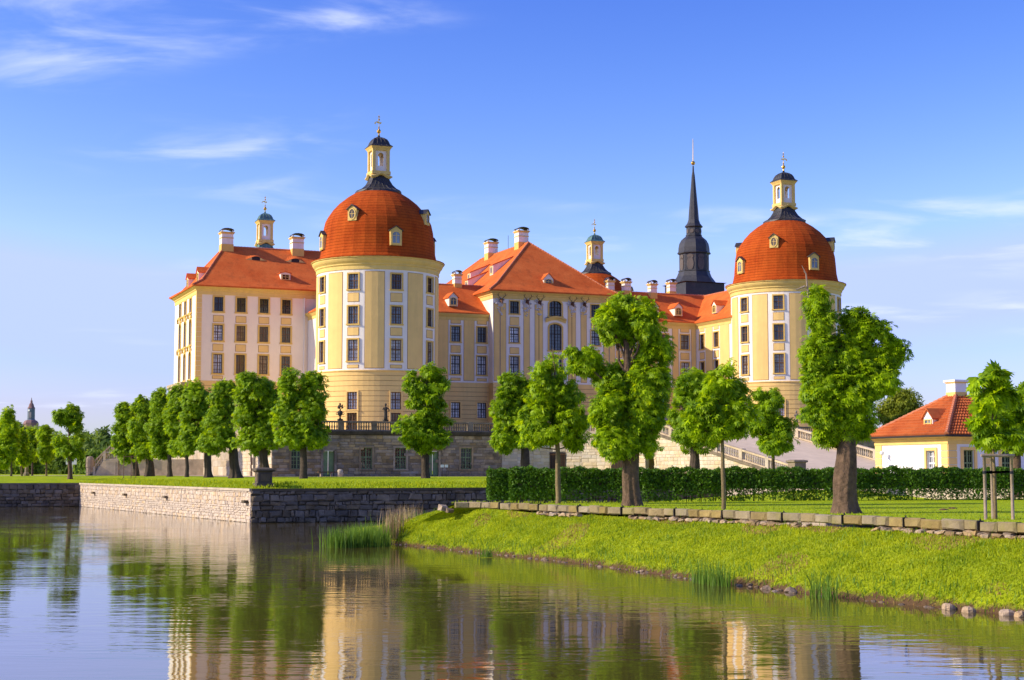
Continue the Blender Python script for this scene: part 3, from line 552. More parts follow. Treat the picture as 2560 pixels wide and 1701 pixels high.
def lantern(c, capm, flip, skm):
    zb = SKIRT[-1][1]; b = MB(); s = 0.86; ze = yz(412)
    for x in (-1, 1):
        for y in (-1, 1): b.box((c[0] + x * s - 0.17, c[1] + y * s - 0.17, zb + 0.55), (c[0] + x * s + 0.17, c[1] + y * s + 0.17, ze - 0.3))
    b.box((c[0] - s - 0.26, c[1] - s - 0.26, zb + 0.25), (c[0] + s + 0.26, c[1] + s + 0.26, zb + 0.62))
    b.lathe([(s + 0.17, ze - 0.45), (s + 0.24, ze - 0.28), (s + 0.3, ze - 0.2), (s + 0.42, ze - 0.03), (s + 0.42, ze)], c=c, square=True)
    o = b.build('lantern', 'cornice', castle)
    w = MB(); i = s - 0.05
    for k in range(4):                                # white arched openings, one per side
        a = k * math.pi / 2; dx, dy = math.cos(a), math.sin(a); tx, ty = -dy, dx
        def P(t, z, e=0.0): return (c[0] + dx * (i + e) + tx * t, c[1] + dy * (i + e) + ty * t, z)
        h0, h1, hw, ow = zb + 1.25, ze - 1.05, 0.34, s - 0.17
        for e in (0.0, -0.12):
            w.quad(P(-ow, zb + 0.6, e), P(ow, zb + 0.6, e), P(ow, h0, e), P(-ow, h0, e)); w.quad(P(-ow, h0, e), P(-hw, h0, e), P(-hw, h1, e), P(-ow, h1, e)); w.quad(P(hw, h0, e), P(ow, h0, e), P(ow, h1, e), P(hw, h1, e))
            for q in range(6):
                t0, t1 = math.pi * q / 6, math.pi * (q + 1) / 6; w.quad(P(-hw * math.cos(t0) if 1 else 0, h1 + hw * math.sin(t0), e), P(-hw * math.cos(t1), h1 + hw * math.sin(t1), e), P(-ow * math.cos(t1), ze - 0.42 if 0 < q < 5 or 1 else h1, e), P(-ow * math.cos(t0), ze - 0.42, e))
        for t in (-hw, hw): w.quad(P(t, h0), P(t, h1), P(t, h1, -0.12), P(t, h0, -0.12))
        w.quad(P(-hw, h0), P(hw, h0), P(hw, h0, -0.12), P(-hw, h0, -0.12)); w.quad(P(-ow, h1), P(-hw, h1), P(-ow, ze - 0.42), P(-ow, ze - 0.43)); w.quad(P(hw, h1), P(ow, h1), P(ow, ze - 0.43), P(ow, ze - 0.42))
    w.build('arched_opening', 'white', o)
    m = MB()                                          # wavy cornice at the foot
    for k in range(4):
        a = k * math.pi / 2; dx, dy = math.cos(a), math.sin(a); tx, ty = -dy, dx; n = 12; L0, L1 = s + 0.2, s + 0.42
        def Q(t, e, z): return (c[0] + dx * e + tx * t, c[1] + dy * e + ty * t, z)
        zz = lambda t: zb - 0.28 + 0.42 * math.exp(-(t / 0.52) ** 2)
        for j in range(n):
            t0, t1 = -1 + 2 * j / n, -1 + 2 * (j + 1) / n
            m.quad(Q(t0 * L0, L0, zz(t0)), Q(t1 * L0, L0, zz(t1)), Q(t1 * L1, L1, zz(t1) + 0.16), Q(t0 * L1, L1, zz(t0) + 0.16)); m.quad(Q(t0 * L1, L1, zz(t0) + 0.16), Q(t1 * L1, L1, zz(t1) + 0.16), Q(t1 * L1, L1, zz(t1) + 0.27), Q(t0 * L1, L1, zz(t0) + 0.27))
            m.quad(Q(t0 * L1, L1, zz(t0) + 0.27), Q(t1 * L1, L1, zz(t1) + 0.27), Q(t1 * (s - .1), s - .1, max(zz(t1), zb) + 0.4), Q(t0 * (s - .1), s - .1, max(zz(t0), zb) + 0.4))
    m.build('wavy_cornice', 'cornice', o)
    p = MB(); p.lathe([(s + 0.46, ze), (s + 0.44, ze + 0.06), (s + 0.18, ze + 0.28), (s + 0.08, ze + 0.6), (s - 0.08, ze + 0.9), (s - 0.35, ze + 1.12), (0.24, ze + 1.24)], c=c, square=True); p.lathe([(0.2, ze + 1.2), (0.13, ze + 1.3), (0.17, ze + 1.38), (0.09, ze + 1.46), (0.06, ze + 1.6)], 8, c)
    for x, y in ((1, 0), (-1, 0), (0, 1), (0, -1)):
        for t in (-0.5, 0, 0.5):
            pts = [(c[0] + x * (r + 0.01) + (0 if x else t * r), c[1] + y * (r + 0.01) + (0 if y else t * r), z) for r, z in ((s + 0.44, ze + 0.06), (s + 0.18, ze + 0.28), (s + 0.08, ze + 0.6), (s - 0.08, ze + 0.9), (s - 0.35, ze + 1.12))]; p.tube(pts, 0.025, 4)
    p.build('lantern_cap', capm, o)
    finial(o, c, ze + 1.6, flip)
    k = MB(); n = 24; rs = []
    for j, (r, z) in enumerate(SKIRT):                # round foot blending to the square lantern
        t = j / (len(SKIRT) - 1); ring = []
        for q in range(n):
            a = 2 * math.pi * q / n; sq = 1 / max(abs(math.cos(a)), abs(math.sin(a))); ring.append((c[0] + r * math.cos(a) * (1 + t * (sq - 1) * 0.85), c[1] + r * math.sin(a) * (1 + t * (sq - 1) * 0.85), z))
        rs.append(ring)
    k.ring(rs, 0, False, True)
    for q in range(0, n): k.tube([Vector(rs[j][q]) for j in range(1, len(rs))], 0.03, 4)
    k.build('lantern_foot', skm, o)
def tower(c, label, full, capm, flip, skm='copper_dark'):
    f = cyl(c, 7.0); ww = 1.2; da = math.degrees(ww / 2 / 7.0)
    ang = T_ANG + [-10, 30, 70, 110, 150] if full else []
    holes = [(a - da, a + da, z0, z1) for a in ang[:4] for z0, z1 in ROWS] if full else []
    holes_b = [(a - da, a + da, z0, z1) for a in ang[:4] for z0, z1 in ((7.9, 9.95), (10.31, 12.24))] if full else []
    b = MB(); wall(b, f, -190, 170, HB, 26.4, holes); tw = b.build('tower_wall', 'white', castle); tag(tw, label)
    b = MB(); g = [HB - 0.62 - 0.565 * i for i in range(12)]
    wall(b, cyl(c, 7.05), -190, 170, 7.6, HB, holes_b, 0.4, g if full else ()); b.lathe([(7.05, HB - 0.16), (7.16, HB - 0.1), (7.16, HB), (7.0, HB + 0.03)], 60, c, cap=False); tag(b.build('tower_base', ['yellow', 'line_brown'], castle), 'yellow banded base of the tower')
    if full:
        for a in T_ANG:
            for i, (z0, z1) in enumerate(ROWS):
                gm = 'glass_curtain' if i == 2 else ('glass_blue' if a < -100 or i else 'glass_dark')
                window(castle, f, a, z0, ww, z1 - z0, 0.16, 4, 6 if i == 2 else 5, 0, 'ochre', 'wood_brown', gm)
            window(castle, cyl(c, 7.05), a, 10.31, ww, 12.24 - 10.31, 0.16, 4, 5, 0, 'yellow', 'wood_brown', 'glass_curtain'); window(castle, cyl(c, 7.05), a, 7.9, ww, 2.05, 0.16, 4, 4, 0, 'yellow', 'wood_brown', 'glass_brown')
            for z0, z1 in ((22.3, 23.22), (18.53, 19.36), (14.92, 15.22)): panel(tw, f, a - da - .4, a + da + .4, z0, z1)
            panel(tw, f, a + 20 - 8.6, a + 20 + 8.6, 14.9, 25.6)
        panel(tw, f, -190 - 8.6, -190 + 8.6, 14.9, 25.6)
    k = MB(); k.lathe([(7.0, 25.85), (7.08, 25.9), (7.08, 26.3), (7.2, 26.42), (7.2, 26.55), (7.42, 26.8), (7.52, 27.0), (7.52, 27.12), (7.66, 27.2), (7.66, 27.3), (7.0, 27.4)], 72, c, cap=False); k.build('cornice', 'cornice', tw)
    d = MB(); d.lathe([(7.72, 27.28), (7.74, 27.36)] + DOME, 32, c, cap=False, a0=R(3)); dm = d.build('dome', 'dome_tile', castle); tag(dm, label.replace('shaft', 'dome') if 'shaft' in label else None)
    if label.startswith('back left'): pass
    else:
        zl = yz(1395); zo = yz(1165)
        for a in (-180, -90, 0, 90):
            r = dome_r(zl + 0.3) + 0.22; dormer(dm, (c[0] + r * math.cos(R(a)), c[1] + r * math.sin(R(a)), zl), R(a) + math.pi / 2, 1.35, 1.75, 0.9, 'cornice', False, True, 'copper_dark', 'glass_blue', 0.32)
        for a in (-135, -45, 45, 135):
            r = dome_r(zo + 0.1) + 0.10; dormer(dm, (c[0] + r * math.cos(R(a)), c[1] + r * math.sin(R(a)), zo), R(a) + math.pi / 2, 1.1, 1.35, 1.5, 'cornice', True, False, 'copper_dark', 'glass_brown', 0.4)
    for i in range(0, 24, 3): pass
    lantern(c, capm, flip, skm)
TS = 55.0; TB = 57.0
tower((0, 0), 'front round tower shaft, white with yellow panels', True, 'copper_dark', 1)
tower((TS, 0), 'right round tower shaft, white with yellow panels, behind the trees', True, 'copper_dark', -1)
tower((TS, TB), 'back right tower shaft hidden behind the roofs', False, 'copper_green', 1)
tower((0, TB), 'back left tower shaft hidden behind the side wing', False, 'copper_green', 1, 'copper_green')

# --- front block with deer heads (u 18.7..36.0, face v = 11)
FU0, FU1, FV, FC = 18.7, 36.0, 11.0, 27.35
ff = flat((0, FV), (1, 0), (0, -1))
def block_face(f, s0, s1, z0, z1, holes, mat, base_holes=(), grooves=True, parent=castle, nm='wing_wall', label=None):
    b = MB(); wall(b, f, s0, s1, HB, z1, holes); o = b.build(nm, mat, parent); tag(o, label)
    b = MB(); g = [HB - 0.62 - 0.565 * i for i in range(12)] if grooves else []
    wall(b, lambda_off(f, 0.05), s0, s1, z0, HB, base_holes, 0.4, g); a, c = s0, s1
    b.quad(f(a, HB, 0.05), f(c, HB, 0.05), f(c, HB + 0.02, 0), f(a, HB + 0.02, 0)); b.build('wing_base', ['yellow', 'line_brown'], parent)
    return o
def lambda_off(f, e0):
    def g(s, z, e=0.0): return f(s, z, e + e0)
    g.step = f.step; g.ang = f.ang; return g
def hole(s, w, z0, z1): return (s - w / 2, s + w / 2, z0, z1)
colsF = [21.64, 2 * FC - 21.64]; wF = 1.25
hF = [hole(s, wF, z0, z1) for s in colsF for z0, z1 in ((23.5, 25.1), ROWS[1], ROWS[2])] + [hole(FC, 1.75, 23.4, 25.4), hole(FC, 1.75, 19.0, 22.4), hole(FC, 1.75, 15.4, 18.3)]
hFb = [hole(s, wF, 10.2, 12.15) for s in colsF + [FC]]
FW = block_face(ff, FU0, FU1, 7.6, 25.95, hF, 'white', hFb, label='front hall wall with yellow pilasters and deer heads')
for s in colsF:
    for i, (z0, z1) in enumerate(((23.5, 25.1), ROWS[1], ROWS[2])): window(castle, ff, s, z0, wF, z1 - z0, 0.14, 4, 5, 0, 'ochre', 'wood_dark', 'glass_dark' if i == 0 else 'glass_curtain')
    window(castle, lambda_off(ff, .05), s, 10.2, wF, 1.95, 0.14, 4, 5, 0, 'yellow', 'wood_dark', 'glass_curtain')
    for z0, z1 in ((22.05, 23.05), (18.4, 19.15), (14.95, 15.2)): panel(FW, ff, s - .6, s + .6, z0, z1)
window(castle, ff, FC, 23.4, 1.75, 2.0, 0.2, 4, 5, 0.5, 'ochre', 'wood_dark', 'glass_dark'); window(castle, ff, FC, 19.0, 1.75, 3.4, 0.2, 4, 8, 0.45, 'ochre', 'wood_dark', 'glass_blue', 'tall'); window(castle, ff, FC, 15.4, 1.75, 2.9, 0.2, 4, 7, 0.4, 'ochre', 'wood_dark', 'glass_blue')
window(castle, lambda_off(ff, .05), FC, 10.2, wF, 1.95, 0.14, 4, 5, 0, 'yellow', 'wood_dark', 'glass_curtain')
for a, c in ((18.85, 19.6), (19.75, 20.45), (22.95, 23.72), (24.5, 24.98), (25.08, 25.55)):
    for p, q in ((a, c), (2 * FC - c, 2 * FC - a)): panel(FW, ff, p, q, 14.95, 24.75)
# segmental hood over the middle window
b = MB(); n = 10
for i in range(n):
    x0, x1 = -1.45 + 2.9 * i / n, -1.45 + 2.9 * (i + 1) / n; zz = lambda x: 22.85 + 0.36 * math.cos(x / 1.45 * math.pi / 2) ** 1.3
    for (e, k0, k1, m) in ((0.12, -0.32, 0, 0), (0.34, 0.0, 0.2, 0)): b.quad(ff(FC + x0, zz(x0) + k0, e), ff(FC + x1, zz(x1) + k0, e), ff(FC + x1, zz(x1) + k1, e), ff(FC + x0, zz(x0) + k1, e), m); b.quad(ff(FC + x0, zz(x0) + k0, 0), ff(FC + x1, zz(x1) + k0, 0), ff(FC + x1, zz(x1) + k0, e), ff(FC + x0, zz(x0) + k0, e), m)
    b.quad(ff(FC + x0, zz(x0) + .2, .36), ff(FC + x1, zz(x1) + .2, .36), ff(FC + x1, zz(x1) + .3, 0), ff(FC + x0, zz(x0) + .3, 0), 1)
b.build('window_hood', ['cornice', 'copper_dark'], FW)
def deer_head(s):
    z = 25.1; r_ = random.Random(int(s * 100)); k = MB()
    for i in range(26):                               # stucco drapery cartouche
        t = r_.random(); x = r_.uniform(-.62, .62) * (1 - .75 * max(0, t - .45) / .55); zz = z + .35 - t * 2.2; q = r_.uniform(.07, .15); p = ff(s + x, zz, 0.06); k.lathe([(0.01, p[2] - q), (q, p[2] - q * .4), (q * 1.1, p[2] + q * .3), (0.01, p[2] + q)], 6, (p[0], p[1]))
    p0 = ff(s - .3, z + .3, .05); k.box((s - .34, FV - .1, z - .75), (s + .34, FV + .0, z + .15))
    o = k.build('cartouche', 'relief', FW)
    h = MB(); h.tube([(s, FV - .1, z - .1), (s, FV - .3, z + .05), (s, FV - .5, z - .12), (s, FV - .66, z - .42)], [.2, .19, .15, .07], 8)
    for sg in (-1, 1): h.tube([(s + sg * .14, FV - .38, z + .08), (s + sg * .34, FV - .4, z + .16)], [.06, .02], 5)
    h.build('deer_head', 'deer_brown', o)
    a = MB()
    for sg in (-1, 1):
        a.tube([(s + sg * .08, FV - .4, z + .12), (s + sg * .25, FV - .45, z + .35), (s + sg * .48, FV - .48, z + .58), (s + sg * .5, FV - .5, z + .92)], [.045, .04, .035, .012], 5); a.tube([(s + sg * .25, FV - .45, z + .35), (s + sg * .18, FV - .7, z + .55)], [.03, .01], 4); a.tube([(s + sg * .46, FV - .48, z + .56), (s + sg * .72, FV - .55, z + .78)], [.03, .01], 4); a.tube([(s + sg * .49, FV - .5, z + .7), (s + sg * .34, FV - .55, z + .95)], [.028, .01], 4)
    a.build('antlers', 'antler', o)
for s in (19.72, 23.33, 25.05, 2 * FC - 25.05, 2 * FC - 23.33, 2 * FC - 19.72): deer_head(s)
fl = flat((FU0, 0), (0, -1), (-1, 0)); b = MB(); wall(b, fl, -46, -FV, HB, 25.95); b.build('wing_wall', 'white', castle)
fr_ = flat((FU1, 0), (0, 1), (1, 0)); b = MB(); wall(b, fr_, FV, 46, 7.6, 25.95); b.quad((FU0, 46, 7.6), (FU1, 46, 7.6), (FU1, 46, 25.95), (FU0, 46, 25.95)); b.build('wing_wall', 'white', castle)
def rect_cornice(u0, u1, v0, v1, z, sc_=1.0, mat='cornice'):
    prof = [(0.0, -0.95), (0.06, -0.95), (0.06, -0.5), (0.16, -0.42), (0.16, -0.3), (0.42, -0.12), (0.5, -0.02), (0.5, 0.1), (0.3, 0.1)]; b = MB(); rs = []
    for e, dz in prof: e *= sc_; rs.append([(u0 - e, v0 - e, z + dz * sc_), (u1 + e, v0 - e, z + dz * sc_), (u1 + e, v1 + e, z + dz * sc_), (u0 - e, v1 + e, z + dz * sc_)])
    b.ring(rs); return b.build('cornice', mat, castle)
rect_cornice(FU0, FU1, FV, 46, 26.3)
Fr = hip_roof(castle, FU0 - .68, FU1 + .68, FV - .68, 46.68, 26.45, (FC, 19.8, 34.25), (FC, 37.2, 34.25), 1.5, 0.95, label='tall hipped roof of the front hall')
dormer(Fr, (27.0, 12.35, 27.2), 0, 1.35, 1.25, 2.6, 'white', False, True)
def shed_dormer(parent, u, v, z, w=1.15, h=1.25, L=2.9, rise=2.3):
    # window front facing left, long white cheeks running back into the slope, flat tiled lid
    b = MB(); hw = w / 2
    b.quad((u, v + hw, z), (u, v - hw, z), (u, v - hw, z + h), (u, v + hw, z + h))
    for sg in (-1, 1): p = [(u, v + sg * hw, z), (u, v + sg * hw, z + h), (u + L, v + sg * hw, z + rise + .25)]; b.poly(p if sg < 0 else p[::-1])
    o = b.build('dormer', 'white', parent)
    b = MB(); e = .12; b.ring([[(u - e, v - hw - e, z + h), (u - e, v + hw + e, z + h), (u - e, v + hw + e, z + h + .1), (u - e, v - hw - e, z + h + .1)], [(u + L, v - hw - e, z + rise + .22), (u + L, v + hw + e, z + rise + .22), (u + L, v + hw + e, z + rise + .34), (u + L, v - hw - e, z + rise + .34)]], 0, True, True); b.build('dormer_roof', 'tile', o)
    b = MB(); b.box((u - .05, v - .42, z + .1), (u - .005, v + .42, z + h - .1)); b.build('window_frame', 'cornice', o); b = MB(); b.quad((u - .06, v + .26, z + .25), (u - .06, v - .26, z + .25), (u - .06, v - .26, z + h - .22), (u - .06, v + .26, z + h - .22)); b.build('pane', 'glass_brown', o)
for v in (19.6, 28.0): shed_dormer(Fr, 21.9, v, 29.5)
shed_dormer(Fr, 20.2, 24.5, 28.0)
chimney(castle, (FC - .1, 22.0, 33.8), 1.45, 2.0); chimney(castle, (FC - .1, 33.2, 33.8), 1.45, 2.0)
b = MB(); b.tube([(FC, 27, 34.2), (FC, 27, 36.2)], .03, 5); b.build('lightning_rod', 'iron', castle)

# --- galleries between front block and towers, and the links to the towers
GV, GE = 12.5, 23.3
fg = flat((0, GV), (1, 0), (0, -1)); wG = 1.24
def gallery(s0, s1, cols, pans, label):
    H = [hole(s, wG, z0, z1) for s in cols for z0, z1 in ROWS[1:]]; Hb = [hole(s, wG, 10.2, 12.15) for s in cols]
    o = block_face(fg, s0, s1, 7.6, GE, H, 'white', Hb, label=label)
    for s in cols:
        for z0, z1 in ROWS[1:]: window(castle, fg, s, z0, wG, z1 - z0, 0.15, 4, 5, 0, 'ochre', 'wood_dark' if s0 < 20 else 'wood_brown', 'glass_curtain' if z0 < 19 else 'glass_blue')
        window(castle, lambda_off(fg, .05), s, 10.2, wG, 1.95, 0.15, 4, 5, 0, 'yellow', 'wood_dark', 'glass_curtain')
        for z0, z1 in ((22.15, 22.62), (18.46, 19.3), (14.92, 15.2)): panel(o, fg, s - .62, s + .62, z0, z1)
    for a, c in pans: panel(o, fg, a, c, 14.95, 22.62)
    b = MB(); pr = [(0, -0.75), (0.06, -0.72), (0.06, -0.4), (0.3, -0.15), (0.42, 0.0), (0.42, 0.14), (0, 0.2)]
    for (e0, a0), (e1, a1) in zip(pr, pr[1:]): b.quad(fg(s0, GE + a0, e0), fg(s1, GE + a0, e0), fg(s1, GE + a1, e1), fg(s0, GE + a1, e1))
    b.build('cornice', 'cornice', o)
gallery(6.2, FU0, [7.9, 11.1, 14.23, 17.77], [(8.9, 10.1), (11.95, 13.2), (15.36, 16.72)], 'gallery wall beside the front tower')
gallery(FU1, 48.8, [37.0, 40.6, 43.9, 47.07], [(38.1, 39.5), (41.6, 42.9), (45.2, 46.05), (48.1, 48.75)], 'gallery wall beside the right tower')
RG = []
RG.append(gable_roof(castle, (0, 18.2, 27.75), (FU0 + 3, 18.2, 27.75), 6.15, 4.25, label='gallery roof beside the front tower')); RG.append(gable_roof(castle, (FU1 - 3, 18.2, 27.95), (57, 18.2, 27.95), 6.15, 4.45, label='gallery roof beside the right tower'))
dormer(RG[0], (14.2, 13.3, 24.4), 0, 1.15, 1.2, 2.2, 'white', False, True)
for s in (46.6, 43.0, 39.4): dormer(RG[1], (s, 13.3, 24.4), 0, 1.15, 1.2, 2.2, 'white', False, True, gmat='glass_brown')
for P in ((16.5, 18.2, 27.4), (38.7, 18.2, 27.6), (41.2, 18.2, 27.6), (44.9, 17.6, 27.4), (48.6, 19, 27.9)): chimney(castle, P, 0.95, 1.5)
# links: narrow bodies from galleries to the towers
for u0, u1, vis in ((-2.8, 6.2, False), (48.8, 57.8, True)):
    fk = flat((u0, 0), (0, -1), (-1, 0)); b = MB(); cv = [7.1, 10.85]; H = [hole(-v, 1.2, z0, z1) for v in cv for z0, z1 in ROWS[1:]] if vis else []
    o = block_face(fk, -20.4, -2, 7.6, GE, H, 'white', label='narrow link wall beside the right tower, catching the sun' if vis else None)
    if vis:
        for v in cv:
            for z0, z1 in ROWS[1:]: window(castle, fk, -v, z0, 1.2, z1 - z0, 0.15, 4, 5, 0, 'ochre', 'wood_brown', 'glass_brown')
            for z0, z1 in ((22.15, 22.62), (18.46, 19.3), (14.92, 15.2)): panel(o, fk, -v - .6, -v + .6, z0, z1)
        panel(o, fk, -9.9, -8.1, 14.95, 22.62); panel(o, fk, -6.1, -3.8, 14.95, 22.62)
    b = MB(); pr = [(0, -0.75), (0.06, -0.72), (0.06, -0.4), (0.3, -0.15), (0.42, 0.0), (0.42, 0.14), (0, 0.2)]
    for (e0, a0), (e1, a1) in zip(pr, pr[1:]): b.quad(fk(-20.4, GE + a0, e0), fk(-2, GE + a0, e0), fk(-2, GE + a1, e1), fk(-20.4, GE + a1, e1))
    b.quad((u1, 2, 7.6), (u1, GV, 7.6), (u1, GV, GE), (u1, 2, GE)); b.build('cornice', 'cornice', o)
    um = (u0 + u1) / 2; r = gable_roof(castle, (um, 1, 27.9), (um, 18.6, 27.9), (u1 - u0) / 2 + .5, 4.45, label='link roof beside the tower')
    if vis: dormer(r, (49.4, 8.6, 24.4), -math.pi / 2, 1.1, 1.2, 2.2, 'white', False, True, gmat='glass_brown')
# --- side wing, white with four window columns (face v = 20.5) and sunlit end (u = -16.9)
LU, LV, LV1 = -16.9, 20.5, 35.6
fL = flat((0, LV), (1, 0), (0, -1)); colsL = [-14.2, -11.37, -8.48, -5.63]; wL = 1.12
RL = [(23.3, 25.1), (19.65, 21.6), (15.6, 17.95)]
LW = block_face(fL, LU, 6.0, 7.6, 25.95, [hole(s, wL, z0, z1) for s in colsL for z0, z1 in RL], 'white_side', [hole(s, wL, 10.2, 12.15) for s in colsL], label='side wing wall, plain white with four columns of windows')
for j, s in enumerate(colsL):
    for i, (z0, z1) in enumerate(RL): window(castle, fL, s, z0, wL, z1 - z0, 0.2, 4, 5, 0, 'ochre', 'wood_brown' if i else 'wood_dark', 'glass_dark' if i == 0 or j == 3 else ['glass_curtain', 'glass_brown', 'glass_brown'][j])
    window(castle, lambda_off(fL, .05), s, 10.2, wL, 1.95, 0.18, 4, 5, 0, 'yellow', 'wood_dark', 'glass_curtain')
    for z0, z1 in ((22.0, 22.75), (18.4, 19.2), (14.95, 15.25)): panel(LW, fL, s - .62, s + .62, z0, z1)
b = MB(); g = [HB + .6 * i for i in range(19)]; wall(b, lambda_off(fL, .04), LU, LU + .62, HB + .02, 25.4, (), .1, g); b.quad(fL(LU + .62, HB, .04), fL(LU + .62, HB, 0), fL(LU + .62, 25.4, 0), fL(LU + .62, 25.4, .04)); b.build('quoin', ['yellow', 'line_brown'], LW)
fe = flat((LU, 0), (0, -1), (-1, 0)); colsE = [24.4, 28.0, 31.6]; RE = [(23.4, 25.2, 0), (19.3, 22.6, .45), (15.0, 18.5, .5)]
LE = block_face(fe, -LV1, -LV, 7.6, 25.95, [hole(-v, 1.35, z0, z1) for v in colsE for z0, z1, a in RE], 'white', label='sunlit end wall of the side wing with arched windows')
for v in colsE:
    for z0, z1, a in RE:
        window(castle, fe, -v, z0, 1.35, z1 - z0, 0.2, 4, 6, a, 'ochre', 'wood_brown', 'glass_brown')
        if a:
            b = MB(); b.tube([fe(-v - 1.0, z1 + .1, .15), fe(-v - .6, z1 + .5, .25), fe(-v, z1 + .65, .28), fe(-v + .6, z1 + .5, .25), fe(-v + 1.0, z1 + .1, .15)], .13, 6); b.build('window_hood', 'ochre', LE)
b = MB(); wall(b, lambda_off(fe, .04), -LV - .62, -LV, HB + .02, 25.4, (), .1, g); b.build('quoin', ['yellow', 'line_brown'], LW)
b = MB(); b.quad((LU, LV1, 7.6), (LU, LV1, 25.95), (6.0, LV1, 25.95), (6.0, LV1, 7.6)); b.build('wing_wall', 'white', castle)
LU1 = 6.0
b = MB(); b.quad((LU1, LV, 7.6), (LU1, LV1, 7.6), (LU1, LV1, 25.95), (LU1, LV, 25.95)); b.build('wing_wall', 'white', castle)
rect_cornice(LU, LU1, LV, LV1, 26.3)
Lr = hip_roof(castle, LU - .68, LU1 + .68, LV - .68, LV1 + .68, 26.45, (-12.0, 28.2, 32.6), (1.2, 28.2, 32.6), 1.4, 0.8, label='hipped roof of the side wing')
def roof_z_L(v): return 26.45 + 0.8 + (v - LV - .72) / (28.5 - LV - .72) * (32.6 - 27.25)
for s in (-8.4, -3.2):                                # eyebrow dormers
    b = MB(); n = 12; v = 26.2; z = roof_z_L(v) + .02
    for i in range(n):
        x0, x1 = -1.6 + 3.2 * i / n, -1.6 + 3.2 * (i + 1) / n; h = lambda x: 0.5 * math.cos(x / 1.6 * math.pi / 2) ** 2
        b.quad((s + x0, v - .5, z + h(x0) - .25), (s + x1, v - .5, z + h(x1) - .25), (s + x1, v + 1.4, z + 1.0), (s + x0, v + 1.4, z + 1.0), 0); b.quad((s + x0, v - .5, z - .45), (s + x1, v - .5, z - .45), (s + x1, v - .5, z + h(x1) - .27), (s + x0, v - .5, z + h(x0) - .27), 1 if abs(x0 + x1) > .9 else 2)
    b.build('eyebrow_dormer', ['tile', 'cornice', 'wood_dark'], Lr)
dormer(Lr, (-5.4, 22.0, 27.75), 0, 1.25, 0.95, 2.2, 'white', False, False, slope=0.12)
for v in (25.0, 32.0): dormer(Lr, (LU + .9, v, 27.2), -math.pi / 2, 1.2, 1.5, 1.7, 'white', False, True, gmat='glass_brown')
chimney(castle, (-11.8, 28.0, 32.1), 1.5, 2.05); chimney(castle, (-2.5, 27.8, 32.0), 1.5, 2.0)
b = MB(); b.tube([fL(-3.3, 8, .12), fL(-3.3, 25.4, .12)], .09, 6); b.build('downpipe', 'white', LW)
b = MB(); b.box((-18.5, 21.6, 14.15), (LU, 31.5, 14.5)); b.box((-18.3, 21.8, 13.6), (LU, 31.3, 14.15))
for v in (22.3, 25.2, 28.1, 31): b.box((-18.2, v - .2, 12.6), (LU, v + .2, 13.6))
b.build('balcony', 'stone_pale', castle)
# --- chapel spire behind the right gallery
SU, SV = 57.6, 28.5; SY = W(SU, SV).y
def sz(y): return at_depth(1741, 340 + y * .2678, SY).z
SM = .2678 * SY / FPX
so = MB(); so.lathe([(3.2, 20), (3.2, sz(1395)), (3.5, sz(1388))], c=(SU, SV), square=True)
so.lathe([(h * SM, sz(y)) for h, y in ((222, 1392), (200, 1365), (165, 1320), (146, 1275), (150, 1272), (150, 1262), (140, 1258), (140, 1112), (156, 1106), (158, 1098), (148, 1085), (146, 1050), (138, 1010), (118, 975), (88, 950), (74, 938), (78, 936), (78, 930), (71, 926), (71, 862), (82, 856), (86, 850), (84, 846), (62, 820), (50, 785), (44, 700), (30, 540), (15, 370), (9, 335), (6, 280))], 8, (SU, SV), a0=R(22.5))
spire = so.build('chapel_spire', 'slate', castle); tag(spire, 'dark slate chapel spire with golden ball')
b = MB(); zc = sz(255); rb = .95; rb = 20 * SM
b.lathe([(max(.02, rb * math.sin(math.pi * i / 8)), zc - rb * math.cos(math.pi * i / 8)) for i in range(9)], 12, (SU, SV)); b.tube([(SU, SV, zc), (SU, SV, sz(30))], [.06, .025], 5); b.box((SU - .02, SV - .02, sz(120)), (SU + .05, SV + .02, sz(40))); b.build('golden_ball', 'gold', spire)
for a in (-180, -135, -90, -45):
    r = 140 * SM * math.cos(R(22.5)) + .02; p = (SU + r * math.cos(R(a)), SV + r * math.sin(R(a)))
    for zc_, hw, hh, m in ((sz(1205), .52, 1.0, 'slate_panel'), (sz(1138), .5, .35, 'slate_panel')):
        b = MB(); n = 14; tx, ty = -math.sin(R(a)), math.cos(R(a)); dx, dy = math.cos(R(a)), math.sin(R(a)); pts = [(p[0] + tx * hw * math.cos(2 * math.pi * i / n) + dx * .06, p[1] + ty * hw * math.cos(2 * math.pi * i / n) + dy * .06, zc_ + hh * math.sin(2 * math.pi * i / n)) for i in range(n)]
        b.poly(pts); b.ring([[(x - dx * .1, y - dy * .1, z) for x, y, z in pts], pts]); b.build('sound_louvre', m, spire)
    r2 = 71 * SM * math.cos(R(22.5)) + .02; b = MB(); b.ring([[(SU + (r2 + e) * dx + tx * .3 * math.cos(2 * math.pi * i / 10), SV + (r2 + e) * dy + ty * .3 * math.cos(2 * math.pi * i / 10), sz(895) + .3 * math.sin(2 * math.pi * i / 10)) for i in range(10)] for e in (-.05, .05)], cap1=True); b.build('sound_louvre', 'slate_panel', spire)
b = MB(); b.box((36, 24, 7.6), (62, 44, 24)); b.build('wing_wall', 'white', castle); gable_roof(castle, (36, 34, 28.6), (62.5, 34, 28.6), 10.5, 4.8)

